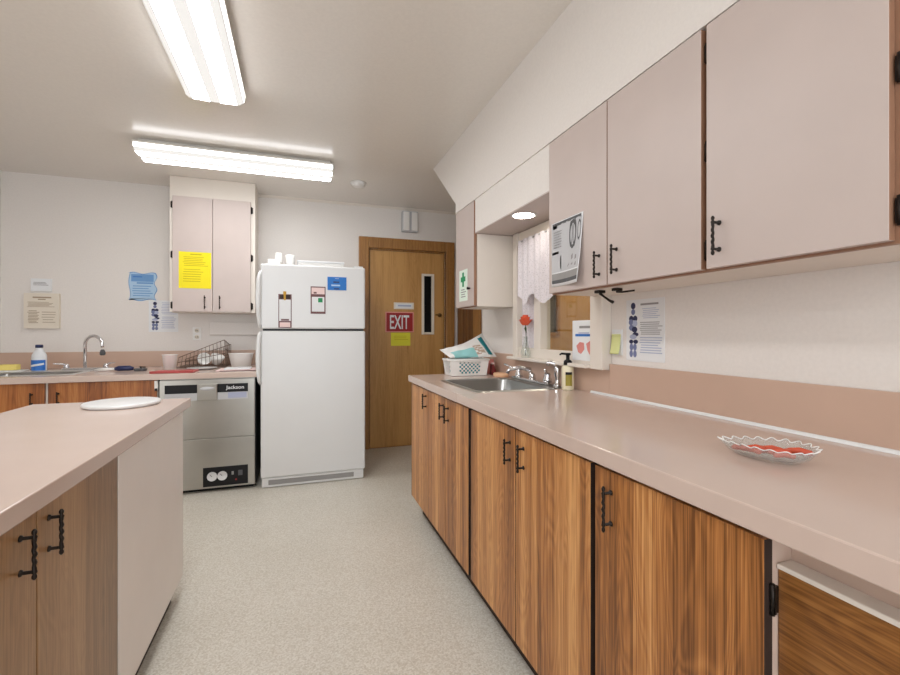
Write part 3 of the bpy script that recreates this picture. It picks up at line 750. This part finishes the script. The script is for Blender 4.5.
for a, c, e, g in ((.66, .74, .05, .18), (.72, .73, .1, .2), (.78, .74, .05, .19), (.92, .76, .05, .14)):
    N = 20
    for i in range(N):
        q0, q1 = 2 * PI * i / N, 2 * PI * (i + 1) / N
        s.mb.raw([s.pt(a + e * k * math.cos(q), c + g * k * math.sin(q), .001) for q, k in ((q0, .8), (q1, .8), (q1, 1.08), (q0, 1.08))], [[0, 1, 2, 3]], 'darkgrey')
for i in range(5): s.rect(.3 + .13 * i, .36 + .13 * i, .26 + .02 * (i % 2), .46 - .05 * (i % 3), 'ink')
for i in range(7): s.rect(.08, .5 - .03 * (i % 3), .60 + .04 * i, .612 + .04 * i, 'ink')
single('picture_sheet', s.mb, 'grey printed sheet picturing wire whisks, hanging on the wall cabinet door by the window', 'poster')
s = Sheet('-X', UX, 2.79, 2.642, 1.398, 1.60, 'greenpale')
s.rect(.38, .6, .46, .92, 'green').rect(.2, .78, .62, .78, 'green').lines(.2, .85, .1, .4, 4, 'ink', .4, 2)
single('first_aid_sheet', s.mb, 'small white sheet with a green cross on the narrow far wall cabinet', 'notice')
# swing-arm bracket under the cabinet
t = thing('towel_bracket', (1.1, 1.38, 1.353), 'black swing-arm bracket fixed under the wall cabinet right of the window', 'bracket')
part('mount', MB().box(1.085, 1.115, 1.42, 1.45, 1.343, 1.3535, 'iron', .002), t)
part('mount', MB().box(1.085, 1.115, 1.325, 1.35, 1.343, 1.3535, 'iron', .002), t)
part('arm', MB().tube([(1.1, 1.338, 1.341), (1.1, 1.31, 1.337), (1.1, 1.25, 1.337)], [.005, .0035, .003], 'iron', 8), t)
part('arm', MB().tube([(1.1, 1.434, 1.342), (1.1, 1.41, 1.328), (1.1, 1.375, 1.309), (1.1, 1.36, 1.304)], [.006, .004, .005, .006], 'iron', 8), t)
# recessed light
t = thing('recessed_light', (1.105, 2.055, 1.80), 'round recessed ceiling light over the right-hand sink', 'light')
part('trim_ring', MB().lathe([(.068, 1.7995), (.068, 1.797), (.056, 1.796), (.056, 1.7995)], (1.105, 2.055, 0), 'plastic', 32), t)
part('lens', MB().lathe([(.056, 1.7965), (0, 1.7965)], (1.105, 2.055, 0), 'spot', 32), t)
# sheets on the right wall
def skeleton(s, u0, u1):
    w_ = u1 - u0; U = lambda a: u0 + a * w_
    s.disc(U(.5), .90, w_ * .2, .055, 'inkdark').disc(U(.5), .80, w_ * .17, .05, 'inkmid')
    for a, v, ru, rv, k in ((.34, .69, .2, .05, 'inkdark'), (.68, .69, .18, .05, 'inkdark'), (.32, .63, .2, .05, 'inkmid'), (.66, .61, .2, .055, 'inkpale'), (.36, .54, .22, .05, 'inkmid'),
                            (.62, .51, .24, .05, 'inkdark'), (.7, .43, .26, .035, 'inkdark'), (.5, .39, .3, .04, 'inkpale'), (.34, .31, .18, .035, 'inkdark'), (.72, .31, .2, .035, 'inkdark'),
                            (.36, .22, .16, .06, 'inkmid'), (.66, .22, .15, .06, 'inkmid'), (.34, .11, .15, .06, 'inkmid'), (.66, .11, .15, .06, 'inkmid')):
        s.disc(U(a), v, ru * w_, rv, k)
s = Sheet('-X', RW - .0005, 1.52, 1.316, 1.078, 1.325, 'paper', .002)
skeleton(s, .03, .36); s.rect(.4, .86, .90, .93, 'ink').lines(.44, .9, .68, .86, 6, 'inkpale', .3, 1).lines(.38, .97, .42, .64, 7, 'ink', .35, 3).lines(.38, .97, .12, .4, 7, 'inkpale', .35, 4)
single('safety_poster', s.mb, 'white safety sheet with stacked dark-blue figures on the wall under the right-hand cabinet', 'poster')
t = thing('sticky_notes', (RW - .003, 1.58, 1.1), 'small pad of pale lime notes stuck on the wall beside the window frame', 'note pad')
part('backing', MB().box(RW - .006, RW - .0005, 1.545, 1.605, 1.095, 1.205, 'paper'), t, 'white backing card')
s = Sheet('-X', RW - .0065, 1.606, 1.55, 1.1, 1.185, 'palelime', .001, curl=lambda u, v: .012 * (1 - v) ** 2)
part('note', s.mb, t, 'pale lime note')

# ------------------------------------------------------------------ island
IH = .878; IX1, IX0, IY1 = -.488, -1.10, 2.432
t = thing('island_worktop', (-.79, 1, IH), 'pale pink laminate worktop of the island at the left', 'worktop')
part('slab', MB().box(IX0, IX1, -.95, IY1, IH - .042, IH, 'top', .003), t)
t = thing('island_cabinet', (-.79, 1, 0), 'island cabinet with two wood-grain doors and a pale pink end panel', 'cabinet')
IF = -.498
b = MB()
b.box(IX0 + .02, IF - .02, -.93, 2.32, .09, IH - .0425, 'panel').box(IX0 + .08, IF - .033, -.9, 2.26, 0, .09, 'gapshade_brown')
part('carcass', b, t)
part('side_panel', MB().box(IF - .0195, IF, 1.552, 2.322, .085, IH - .043, 'panel', .0015), t, 'pale pink panel at the far end')
for a, c, hy in ((1.124, 1.547, 1.165), (.70, 1.118, 1.062), (.27, .694, .31), (-.15, .264, .22)):
    dr = part('door', MB().box(IF - .0195, IF - .001, a, c, .09, IH - .047, 'woodI', .0015), t)
    part('handle', pull(MB(), IF - .001, hy, .718, .815, '+X'), dr, 'black wrought-iron pull')
single('cutting_board', MB().lathe([(.001, IH + .0006), (.132, IH + .0006), (.139, IH + .004), (.141, IH + .011), (.138, IH + .0165), (.132, IH + .018), (0, IH + .018)], (-.718, 2.28, 0), 'white', 48), 'round white board lying near the far end of the island worktop', 'board')

# ------------------------------------------------------------------ back run along the far wall
BH = .895; BF = 3.70
t = thing('back_worktop', (-1.28, 4.1, BH), 'deep pink-beige worktop with backsplash along the far wall', 'worktop')
kx0, kx1, ky0, ky1 = -2.02, -1.53, 3.845, 4.11
b = MB(); z0, z1 = BH - .042, BH
b.box(LW + .002, kx0, BF, BW - .002, z0, z1, 'top', .003).box(kx1, -.272, BF, BW - .002, z0, z1, 'top', .003)
b.box(kx0, kx1, BF, ky0, z0, z1, 'top').box(kx0, kx1, ky1, BW - .002, z0, z1, 'top')
part('slab', b, t)
part('backsplash', MB().box(LW + .002, -.272, BW - .018, BW - .002, BH + .0003, 1.03, 'splash', .001), t, 'deeper pink backsplash')
t = thing('back_base_cabinet', (-1.6, 4.1, 0), 'wood-grain base cabinet under the far-wall sink, mostly behind the island', 'cabinet')
b = MB()
b.box(LW + .002, -.962, BF + .052, BF + .07, .1, z0 - .0005, 'cream').box(LW + .002, -.962, BF + .07, 4.55, .1, .12, 'cream').box(-.98, -.962, BF + .07, 4.55, .12, z0 - .0005, 'cream').box(LW + .002, LW + .02, BF + .07, 4.55, .12, z0 - .0005, 'cream').box(LW + .02, -.98, BF + .11, BF + .125, 0, .1, 'gapshade_brown')
part('carcass', b, t)
for a, c, hx in ((-2.265, -1.622, -1.69), (-1.603, -.968, -1.545)):
    dr = part('door', MB().box(a, c, BF + .032, BF + .051, .13, z0 - .004, 'woodX', .0015), t)
    part('handle', pull(MB(), BF + .032, hx, .70, .79, '-Y'), dr, 'black wrought-iron pull')
# sink in it
t = thing('back_sink', (-1.77, 4.05, BH), 'stainless sink with a wide rim in the far-wall worktop', 'sink')
part('basin', basin(MB(), kx0 + .004, kx1 - .004, ky0 + .004, ky1 - .004, BH, .16, .03, 'brightsteel'), t)
part('deck', MB().box(-2.14, kx0 - .031, 3.82, 4.33, BH + .0005, BH + .004, 'brightsteel', .001).box(kx0 - .03, kx1 + .02, ky1 + .028, 4.33, BH + .0005, BH + .004, 'brightsteel', .001), t)
t = thing('gooseneck_tap', (-1.63, 4.27, BH), 'chrome gooseneck tap with wing levers behind the far-wall sink', 'tap')
part('base_plate', MB().box(-1.74, -1.43, 4.24, 4.295, BH + .0045, BH + .022, 'chrome', .006, 3), t)
gp = [(-1.595, 4.268, BH + .02), (-1.595, 4.268, 1.09)]
for k in range(1, 9):
    g = PI - PI * k / 8; gp.append((-1.53 + .065 * math.cos(g), 4.268 - .05 * k / 8, 1.09 + .078 * math.sin(g)))
gp.append((-1.463, 4.218, 1.075))
part('spout', MB().tube(gp, [.012] * (len(gp) - 1) + [.011], 'chrome', 12), t)
part('aerator', MB().lathe([(.008, 1.075), (.014, 1.068), (.019, 1.05), (.019, 1.035), (.012, 1.028), (0, 1.028)], (-1.462, 4.217, -.015), 'darkgrey', 16), t, 'dark spray head')
for xx, tx in ((-1.715, -1.78), (-1.455, -1.38)):
    lv = MB().lathe([(.022, BH + .022), (.018, BH + .04), (.014, BH + .052), (0, BH + .054)], (xx, 4.268, 0), 'chrome', 16)
    lv.tube([(xx, 4.268, BH + .048), ((xx + tx) / 2, 4.25, BH + .055), (tx, 4.22, BH + .058)], [.007, .006, .004], 'chrome', 8)
    part('lever', lv, t)
t = thing('bleach_bottle', (-1.872, 4.24, BH + .004), 'milky cleaner bottle with a navy cap and blue label on the far-wall sink', 'bottle')
c0 = (-1.872, 4.235, BH)
part('body', MB().lathe([(.040, .0045), (.045, .01), (.046, .105), (.043, .13), (.03, .155), (.022, .17), (.021, .182)], c0, 'bleach', 24), t)
part('cap', MB().lathe([(.023, .182), (.023, .203), (.02, .206), (0, .206)], c0, 'navy', 20), t, 'navy cap')
lb = [(c0[0] + .047 * math.cos(PI * (1.1 + .8 * k / 10)), c0[1] + .047 * math.sin(PI * (1.1 + .8 * k / 10))) for k in range(11)]
lm = MB().raw([(a, c, z) for z in (.905, .985) for a, c in lb], [[k, k + 1, 12 + k, 11 + k] for k in range(10)], 'bluelabel', True)
lm.raw([(c0[0] + (a - c0[0]) * 1.01, c0[1] + (c - c0[1]) * 1.01, z + .02 * i / 10) for z in (.93, .945) for i, (a, c) in enumerate(lb)], [[k, k + 1, 12 + k, 11 + k] for k in range(1, 9)], 'paper', True)
part('label', lm, t, 'blue label with a white stripe')
single('soap_tray', MB().box(-2.125, -1.945, 4.15, 4.27, BH + .0045, BH + .018, 'plastic', .005), 'white soap tray at the left end of the far-wall sink', 'tray')
single('kitchen_sponge', MB().box(-2.098, -1.985, 4.17, 4.24, BH + .0185, BH + .06, 'sponge', .006), 'yellow sponge on the white tray by the far-wall sink', 'sponge')
# clutter
t = thing('scrub_brush', (-1.3, 4.1, BH), 'blue-handled brush lying right of the far-wall sink', 'brush')
part('handle', MB().tube([(-1.335, 4.08, BH + .018), (-1.31, 4.08, BH + .022), (-1.24, 4.085, BH + .022), (-1.215, 4.087, BH + .016)], [.012, .02, .02, .012], 'navy', 12), t, 'navy grip')
part('head', MB().tube([(-1.46, 4.07, BH + .013), (-1.40, 4.075, BH + .016), (-1.336, 4.08, BH + .018)], [.008, .012, .01], 'plastic', 10), t, 'white end')
single('dark_scourer', MB().box(-1.2, -1.125, 4.03, 4.10, BH + .0005, BH + .02, 'darkgrey', .006).tube([(-1.15, 4.04, BH + .02), (-1.165, 4.055, BH + .032), (-1.13, 4.07, BH + .028)], .005, 'black', 8), 'dark scourer lying right of the blue brush', 'scourer')
single('red_tray', MB().box(-1.015, -.735, 3.735, 3.955, BH + .0005, BH + .010, 'redtray', .004).box(-1.015, -.735, 3.735, 3.74, BH + .010, BH + .018, 'redtray', .002), 'shallow red tray on the far-wall worktop above the dishwasher', 'tray')
def tub(c, r0, r1, h, m='plastic', sx=1, sy=1):
    return MB().lathe([(r0, .0005), (r1, h - .004), (r1 + .004, h), (r1 - .002, h), (r0 - .004, .006), (0, .006)], (c[0], c[1], BH), m, 26, sx=sx, sy=sy)
single('white_cup', tub((-.955, 4.03), .040, .052, .125), 'white plastic cup left of the wire dish rack', 'cup')
single('white_tub', tub((-.465, 4.22), .075, .098, .12, sx=1, sy=.8), 'wide white plastic tub beside the fridge', 'tub')
# wire rack tipped up to the right
t = thing('dish_rack', (-.76, 4.3, BH), 'brown wire dish rack tipped up against the far wall', 'rack')
def wires(P, nu, nv, ra, rb):
    m = MB()
    for i in range(nu + 1):
        m.tube([P(i / nu, 0), P(i / nu, 1)], ra, 'brownwire', 5)
    for j in range(nv + 1):
        m.tube([P(0, j / nv), P(1, j / nv)], rb, 'brownwire', 5)
    return m
M['brownwire'] = mat('brown coated wire', (110, 88, 74), .5)
part('base_grid', wires(lambda u, v: (-.955 + .37 * u, 4.235 + .30 * v, BH + .006 + .004 * v), 12, 3, .002, .003), t)
part('side_grid', wires(lambda u, v: (-.955 + .02 * v + (.37 - .03 * v) * u, 4.235 - .02 * v, BH + .006 + (.085 + .145 * u) * v), 12, 2, .002, .003), t)
part('side_grid', wires(lambda u, v: (-.955 + .37 * u, 4.535, BH + .01 + (.05 + .13 * u) * v), 12, 2, .002, .003), t)
part('end_grid', wires(lambda u, v: (-.585 - .01 * v, 4.235 - .02 * v + .30 * u + .02 * u * v, BH + .006 + (.23 - .05 * u) * v), 6, 3, .002, .003), t)
for i, (cx_, cy_, rot, lab) in enumerate(((-.79, 4.40, 1.1, 'white bowl lying on its side at the left in the wire rack'), (-.685, 4.37, .3, 'white cup tipped over at the right in the wire rack'))):
    mb = MB().lathe([(.03, 0), (.05, .05), (.055, .075), (.052, .075), (.046, .05), (.026, .006), (0, .006)], (0, 0, 0), 'plastic', 22)
    Rm = Matrix.Rotation(rot, 3, 'X') @ Matrix.Rotation(.3, 3, 'Y')
    mb.v = [Rm @ v for v in mb.v]; lo = min(v.z for v in mb.v)
    mb.v = [v + Vector((cx_, cy_, BH + .014 - lo)) for v in mb.v]
    single('white_bowl' if i == 0 else 'white_cup', mb, lab, 'bowl' if i == 0 else 'cup')
single('dish_cloth', MB().box(-.60, -.31, 3.82, 4.07, BH + .0006, BH + .006, 'pinkpaper', .002).box(-.55, -.36, 3.86, 4.02, BH + .006, BH + .018, 'paper', .005).box(-.57, -.30, 3.80, 3.84, BH + .0006, BH + .004, 'mag', .001), 'folded white and pink cloth at the right end of the far-wall worktop', 'cloth')
single('dinner_plate', MB().lathe([(.07, .0006), (.11, .012), (.112, .014), (.07, .005), (0, .005)], (-.74, 4.09, BH), 'white', 28), 'white plate on the far-wall worktop between red tray and wire rack', 'plate')

# dishwasher
t = thing('dishwasher', (-.63, 4.05, 0), 'stainless undercounter dishwasher between the island and the fridge', 'dishwasher')
x0, x1, yf = -.955, -.308, 3.722
part('body', MB().box(x0 + .004, x1 - .004, yf + .02, 4.5, .03, .849, 'steel').box(x0 + .02, x1 - .02, yf + .05, 4.45, .0, .03, 'black').box(x0, x0 + .004, yf + .006, 4.4, .02, .849, 'black').box(x1 - .004, x1, yf + .006, 4.4, .02, .849, 'black'), t)
dr = part('door', MB().box(x0 + .006, x1 - .006, yf, yf + .019, .405, .845, 'steel', .003), t)
part('control_strip', MB().box(-.915, -.362, yf - .003, yf, .745, .808, 'black', .001).box(-.915, -.362, yf - .0025, yf, .69, .7448, 'lightgrey', .0008), dr, 'black strip above a pale grey strip')
part('sticker', MB().box(-.50, -.372, yf - .0036, yf - .0026, .70, .742, 'inkpale'), dr, 'pale notice sticker')
hn = MB().box(-.703, -.571, yf - .022, yf - .004, .69, .812, 'steel', .004).lathe([(.05, 0), (.045, .006), (0, .008)], (-.637, yf - .022, .777), 'lightgrey', 24, 'Y', sx=1, sy=.3)
part('handle', hn, dr, 'wide steel latch handle')
text('brand_lettering', 'Jackson', t, .012, (-.452, yf - .0045, .776), .125, .034, '-Y', 'paper', 'white brand lettering')
pn = part('lower_panel', MB().box(x0 + .006, x1 - .006, yf, yf + .019, .03, .40, 'steel', .003), t)
part('gauge_panel', MB().box(-.668, -.362, yf - .003, yf, .043, .186, 'black', .001), pn, 'black gauge panel')
for gx in (-.607, -.538):
    gm = MB().lathe([(.034, 0), (.034, .008), (.03, .008), (.0295, .006), (0, .006)], (gx, yf - .003, .118), 'paper', 24, 'Y')
    gm.tube([(gx, yf - .0105, .118), (gx - .014, yf - .0105, .134)], .0014, 'black', 5)
    part('gauge', gm, pn, 'round white dial')
for q in ((-.475, -.46, .01, .12, .145, 'grey'), (-.43, -.4, .008, .11, .15, 'darkgrey'), (-.45, -.438, .007, .075, .087, 'red')):
    part('switch', MB().box(q[0], q[1], yf - q[2], yf - .003, q[3], q[4], q[5], .002), pn)
single('door_bracket', MB().box(-.982, -.958, BF + .028, BF + .05, .775, .845, 'plastic', .003).box(-.978, -.962, BF + .018, BF + .03, .772, .79, 'black', .002), 'small pale filler clip between the far-wall cabinet and the dishwasher', 'clip')

# fridge
t = thing('fridge', (.135, 4.05, 0), 'tall white top-freezer fridge against the far wall', 'fridge')
part('cabinet_body', MB().box(-.262, .512, 3.745, 4.5, .03, 1.712, 'white', .008), t)
part('grille', MB().box(-.215, .43, 3.68, 3.71, .022, .06, 'grey', .003), t, 'grey vented kick grille')
part('base_bar', MB().box(-.262, .508, 3.683, 3.744, .004, .076, 'white', .004), t)
part('fridge_door', MB().box(-.27, .521, 3.67, 3.74, .078, 1.207, 'white', .014, 4), t)
part('freezer_door', MB().box(-.27, .521, 3.67, 3.74, 1.222, 1.722, 'white', .014, 4), t)
part('gap_seal', MB().box(-.255, .508, 3.69, 3.744, 1.2075, 1.2215, 'black'), t, 'dark gap between the doors')
def fhandle(z0, z1, flip):
    pts = []; N = 16
    for i in range(N + 1):
        k = i / N; e = math.sin(PI * k) ** .35 if 0 < k < 1 else 0
        pts.append((-.269 - .016 * e * (1 - .0 * k), 3.682 - .04 * e, z0 + (z1 - z0) * k))
    return MB().tube(pts, [.012 + .006 * math.sin(PI * i / N) for i in range(N + 1)], 'white', 10)
part('freezer_handle', fhandle(1.232, 1.66, False), t)
part('fridge_handle', fhandle(.80, 1.20, True), t)
part('top_hinge', MB().box(0.43, .505, 3.69, 3.77, 1.7225, 1.735, 'white', .003), t)
part('foot', MB().tube([(.49, 3.80, .03), (.49, 3.80, 0)], .018, 'black'), t)
part('foot', MB().tube([(-.22, 3.80, .03), (-.22, 3.80, 0)], .018, 'black'), t)
FY = 3.6695
s = Sheet('-Y', FY, -.143, -.047, 1.231, 1.49, 'mag', .003)
s.rect(.06, .94, .20, .84, 'paper').rect(.1, .9, .02, .16, 'pinkpaper').rect(.1, .9, .86, .98, 'gapshade_brown').rect(.4, .56, .82, 1.0, 'gold').rect(.2, .8, .21, .26, 'mag')
s.mb.box(-.108, -.086, FY - .004, FY, 1.485, 1.512, 'gold')
single('magnet_notepad', s.mb, 'tall brown-edged notepad magnet with a gold bow, lower left on the freezer door', 'magnet')
s = Sheet('-Y', FY, .094, .207, 1.342, 1.557, 'mag', .003)
s.rect(.08, .92, .08, .62, 'paper').rect(.06, .94, .72, .96, 'pinkpaper').rect(.5, .8, .42, .58, 'green').rect(.2, .4, .74, .8, 'mag')
single('magnet_notepad', s.mb, 'pink-topped notepad magnet in the middle of the freezer door', 'magnet')
s = Sheet('-Y', FY, .222, .37, 1.533, 1.638, 'blue', .004)
s.rect(.2, .66, .3, .42, 'bluepaper').rect(.3, .62, .56, .66, 'navy').rect(.4, .6, .86, .9, 'inkpale').rect(.34, .62, .06, .14, 'navy')
single('blue_magnet', s.mb, 'bright blue card magnet upper right on the freezer door', 'magnet')
TZ = 1.7125
t = thing('white_jug', (-.17, 4.0, TZ), 'white jug with a side spout at the left on top of the fridge', 'jug')
part('body', MB().box(-.235, -.135, 3.88, 4.0, TZ, TZ + .06, 'plastic', .012, 3).box(-.175, -.125, 3.89, 3.97, TZ + .055, TZ + .135, 'plastic', .01, 3), t)
part('spout', MB().box(-.235, -.165, 3.92, 3.95, TZ + .06, TZ + .085, 'plastic', .008, 3), t)
single('white_canister', MB().lathe([(.034, .0005), (.036, .01), (.036, .09), (.038, .095), (.038, .12), (.034, .124), (0, .124)], (-.06, 3.93, TZ), 'plastic', 20), 'small white canister beside the jug on top of the fridge', 'canister')
t = thing('white_box', (.18, 3.87, TZ), 'flat white box lying on top of the fridge', 'box')
part('tray', MB().box(0, .355, 3.76, 3.98, TZ + .0005, TZ + .045, 'plastic', .003), t)
part('lid', MB().box(-.006, .361, 3.754, 3.986, TZ + .0455, TZ + .06, 'paper', .003), t)

# small wall cabinet above the dishwasher
t = thing('back_wall_cabinet', (-.685, 4.4, 1.365), 'small white-framed wall cabinet with two pink doors left of the fridge', 'cabinet')
b = MB(); a, c = -1.012, -.356
b.box(a, c, 4.262, BW - .002, 1.365, CEIL - .001, 'cream', .002)
part('carcass', b, t)
for xa, xb, hx, hhx in ((-.987, -.691, -.748, -.992), (-.686, -.392, -.634, -.386)):
    dr = part('door', MB().box(xa, xb, 4.243, 4.261, 1.372, 2.335, 'pink', .0015), t)
    part('handle', pull(MB(), 4.243, hx, 1.392, 1.508, '-Y'), dr, 'black wrought-iron pull')
    for hz in (2.262, 1.845, 1.423): part('hinge', hinge(MB(), hhx, 4.255, hz, .06, 'X'), dr, 'black hinge')
s = Sheet('-Y', 4.2425, -.941, -.699, 1.566, 1.872, 'yellow')
s.rect(.35, .7, .92, .945, 'yellowink').lines(.12, .92, .6, .88, 6, 'yellowink', .3, 5).lines(.12, .8, .16, .55, 6, 'yellowink', .22, 6)
single('yellow_notice', s.mb, 'bright yellow printed sheet on the left door of the small wall cabinet', 'notice')

# things on the back wall
s = Sheet('-Y', BW - .0005, -2.118, -1.884, 1.228, 1.518, 'beige', .03)
s.rect(.25, .78, .86, .9, 'brownink').rect(.4, .62, .81, .84, 'brownink').lines(.1, .88, .6, .76, 5, 'brownink', .4, 1).lines(.1, .45, .14, .52, 9, 'brownink', .45, 2).lines(.5, .92, .14, .5, 5, 'brownink', .22, 4)
single('notice_board', s.mb, 'thick beige printed notice hung on the wall above the far sink', 'notice')
s = Sheet('-Y', BW - .0005, -2.08, -1.942, 1.534, 1.64, 'paper', .012)
s.lines(.12, .9, .45, .75, 3, 'ink', .4, 8)
single('small_card', s.mb, 'small white card directly above the beige notice', 'card')
pts = []
for k in range(41): pts.append((k / 40, 1 + .03 * math.sin(k / 40 * 9)))
for k in range(41): pts.append((1 + .05 * math.sin(k / 40 * 13), 1 - k / 40))
for k in range(41): pts.append((1 - k / 40, .03 * math.sin(k / 40 * 8)))
for k in range(41): pts.append((.03 * math.sin(k / 40 * 7) + .03, k / 40))
mp = lambda p, f=1: (-1.402 + .207 * (.5 + (p[0] - .5) * f), 1.479 + .24 * (.5 + (p[1] - .5) * f))
mb = MB().prism([mp(p) for p in pts], BW - .003, BW - .0005, 'bluepaperd', 'Y').prism([mp(p, .95) for p in pts], BW - .0035, BW - .003, 'bluepaper', 'Y')
s = Sheet('-Y', BW - .0035, -1.402, -1.195, 1.479, 1.719, 'bluepaper', .0002)
s.mb = mb
s.rect(.10, .92, .68, .95, 'bluepaperd').rect(.3, .9, .6, .66, 'bluepaperd').lines(.14, .9, .12, .56, 5, 'bluepaperd', .35, 9).rect(.16, .5, .84, .87, 'bluelabel')
single('blue_scroll_notice', s.mb, 'wavy-edged pale blue notice left of the small wall cabinet', 'notice')
s = Sheet('-Y', BW - .0005, -1.25, -1.022, 1.20, 1.48, 'paper', .002)
skeleton(s, .04, .38); s.lines(.42, .95, .55, .95, 8, 'inkpale', .3, 11).lines(.42, .95, .1, .5, 7, 'inkpale', .3, 12)
single('safety_poster', s.mb, 'white safety sheet with dark-blue figures, below the wavy blue notice', 'poster')
t = thing('wall_outlet', (-.872, BW, 1.125), 'white wall outlet under the small wall cabinet', 'outlet')
part('cover_plate', MB().box(-.907, -.838, BW - .006, BW - .0003, 1.125, 1.243, 'plastic', .002), t)
for zz in (1.155, 1.212):
    part('socket', MB().lathe([(.018, 0), (.018, .003), (0, .003)], (-.872, BW - .006, zz), 'beige', 18, 'Y').box(-.88, -.877, BW - .0102, BW - .0092, zz - .006, zz + .006, 'black').box(-.868, -.865, BW - .0102, BW - .0092, zz - .006, zz + .006, 'black'), t)
t = thing('chime_box', (1.11, BW, 2.245), 'white ribbed plastic box on the wall above the exit door', 'box')
part('housing', MB().box(1.025, 1.195, BW - .06, BW - .0005, 2.248, 2.462, 'lightgrey', .008, 3), t)
for xx in (1.066, 1.154): part('rib', MB().box(xx - .032, xx + .032, BW - .08, BW - .0605, 2.26, 2.45, 'plastic', .007, 3), t)
# signs on the exit door
t = thing('exit_sign', (1.014, LY, 1.2), 'red EXIT sign with white letters on the wooden exit door', 'sign')
part('plate', MB().box(.862, 1.166, LY - .008, LY - .0005, 1.198, 1.412, 'redpale', .002).box(.874, 1.154, LY - .0092, LY - .008, 1.209, 1.401, 'red'), t)
text('lettering', 'EXIT', t, .012, (1.012, LY - .0105, 1.305), .205, .145, '-Y', 'paper', 'white letters')
s = Sheet('-Y', LY - .0005, .922, 1.13, 1.056, 1.194, 'lime')
s.rect(.06, .94, .08, .92, 'lime').lines(.15, .9, .4, .8, 3, 'yellowink', .25, 3)
single('lime_notice', s.mb, 'lime-yellow notice on the exit door right below the red sign', 'notice')
s = Sheet('-Y', LY - .0005, .952, 1.168, 1.442, 1.512, 'beige', .004)
s.rect(.08, .92, .16, .84, 'paper').rect(.2, .86, .4, .64, 'inkpale')
single('door_plate', s.mb, 'narrow white name plate on the exit door above the red sign', 'sign')

# ------------------------------------------------------------------ ceiling
t = thing('smoke_detector', (.50, 3.95, CEIL), 'round white smoke detector on the ceiling near the exit door', 'smoke detector')
part('housing', MB().lathe([(.062, CEIL - .0005), (.062, CEIL - .014), (.05, CEIL - .03), (.03, CEIL - .036), (0, CEIL - .036)], (.50, 3.95, 0), 'plastic', 28), t)
part('base_ring', MB().lathe([(.07, CEIL - .0005), (.07, CEIL - .008), (.0625, CEIL - .009), (.0625, CEIL - .0005)], (.50, 3.95, 0), 'plastic', 28), t)
def tube_light(c, L, along, label, tilt=0):
    """Wrap-around fluorescent fitting: white pan against the ceiling, lit prismatic diffuser, end caps."""
    t = thing('ceiling_light', (c[0], c[1], CEIL), label, 'ceiling light', 'fluorescent ceiling lights')
    prof = [(-.142, -.042), (-.138, -.070), (-.133, -.074), (-.120, -.084), (-.104, -.087), (-.026, -.089), (.026, -.089), (.104, -.087), (.120, -.084), (.133, -.074), (.138, -.070), (.142, -.042)]
    lit = 'difffar' if along == 'X' else 'diff'
    kinds = ['diffside', 'diffedge', 'diffdim', 'diffdim', lit, 'diffdim', lit, 'diffdim', 'diffdim', 'diffedge', 'diffside', 'lampmetal']
    def P(u, w, z): return (c[0] + u, c[1] + w, CEIL + z) if along == 'Y' else (c[0] + w, c[1] + u, CEIL + z)
    def ext(mb, poly, a, b, m, caps=True):
        n = len(poly); vs = [P(u, a, z) for u, z in poly] + [P(u, b, z) for u, z in poly]
        fs = [[i, (i + 1) % n, n + (i + 1) % n, n + i] for i in range(n)] + ([list(range(n)), list(range(n, 2 * n))] if caps else [])
        mb.raw(vs, fs, m); return mb
    pan = ext(MB(), [(-.10, -.0005), (-.10, -.03), (.10, -.03), (.10, -.0005)], -L / 2 + .02, L / 2 - .02, 'lampmetal')
    part('pan', ext(pan, [(-.148, -.03), (-.148, -.0415), (.148, -.0415), (.148, -.03)], -L / 2, L / 2, 'lampmetal'), t, 'white metal pan')
    dm = ext(MB(), prof, -L / 2 + .006, L / 2 - .006, 'diffside')
    for i, k in enumerate(kinds): dm.m[i] = dm.mi(k)
    for i in (len(kinds), len(kinds) + 1): dm.m[i] = dm.mi('lampmetal')
    part('diffuser', dm, t, 'lit ribbed diffuser')
    cap = [(u * 1.01, z - .001 if z < -.05 else z) for u, z in prof]
    for sg in (-1, 1):
        part('end_cap', ext(MB(), cap, sg * (L / 2 - .006), sg * L / 2, 'lampmetal'), t, 'white end cap')
    return t
tube_light((-.415, 2.02), 1.25, 'Y', 'lit white fluorescent ceiling light running towards the camera')
tube_light((-.395, 3.625), 1.30, 'X', 'lit white fluorescent ceiling light running across the room before the far wall')
tube_light((-1.65, -.5), 1.25, 'Y', 'added fluorescent fill light, unseen, left of and behind the camera')  # added out-of-view fitting that fills the room with light
for o in bpy.data.objects:
    if '_o' in o: del o['_o']
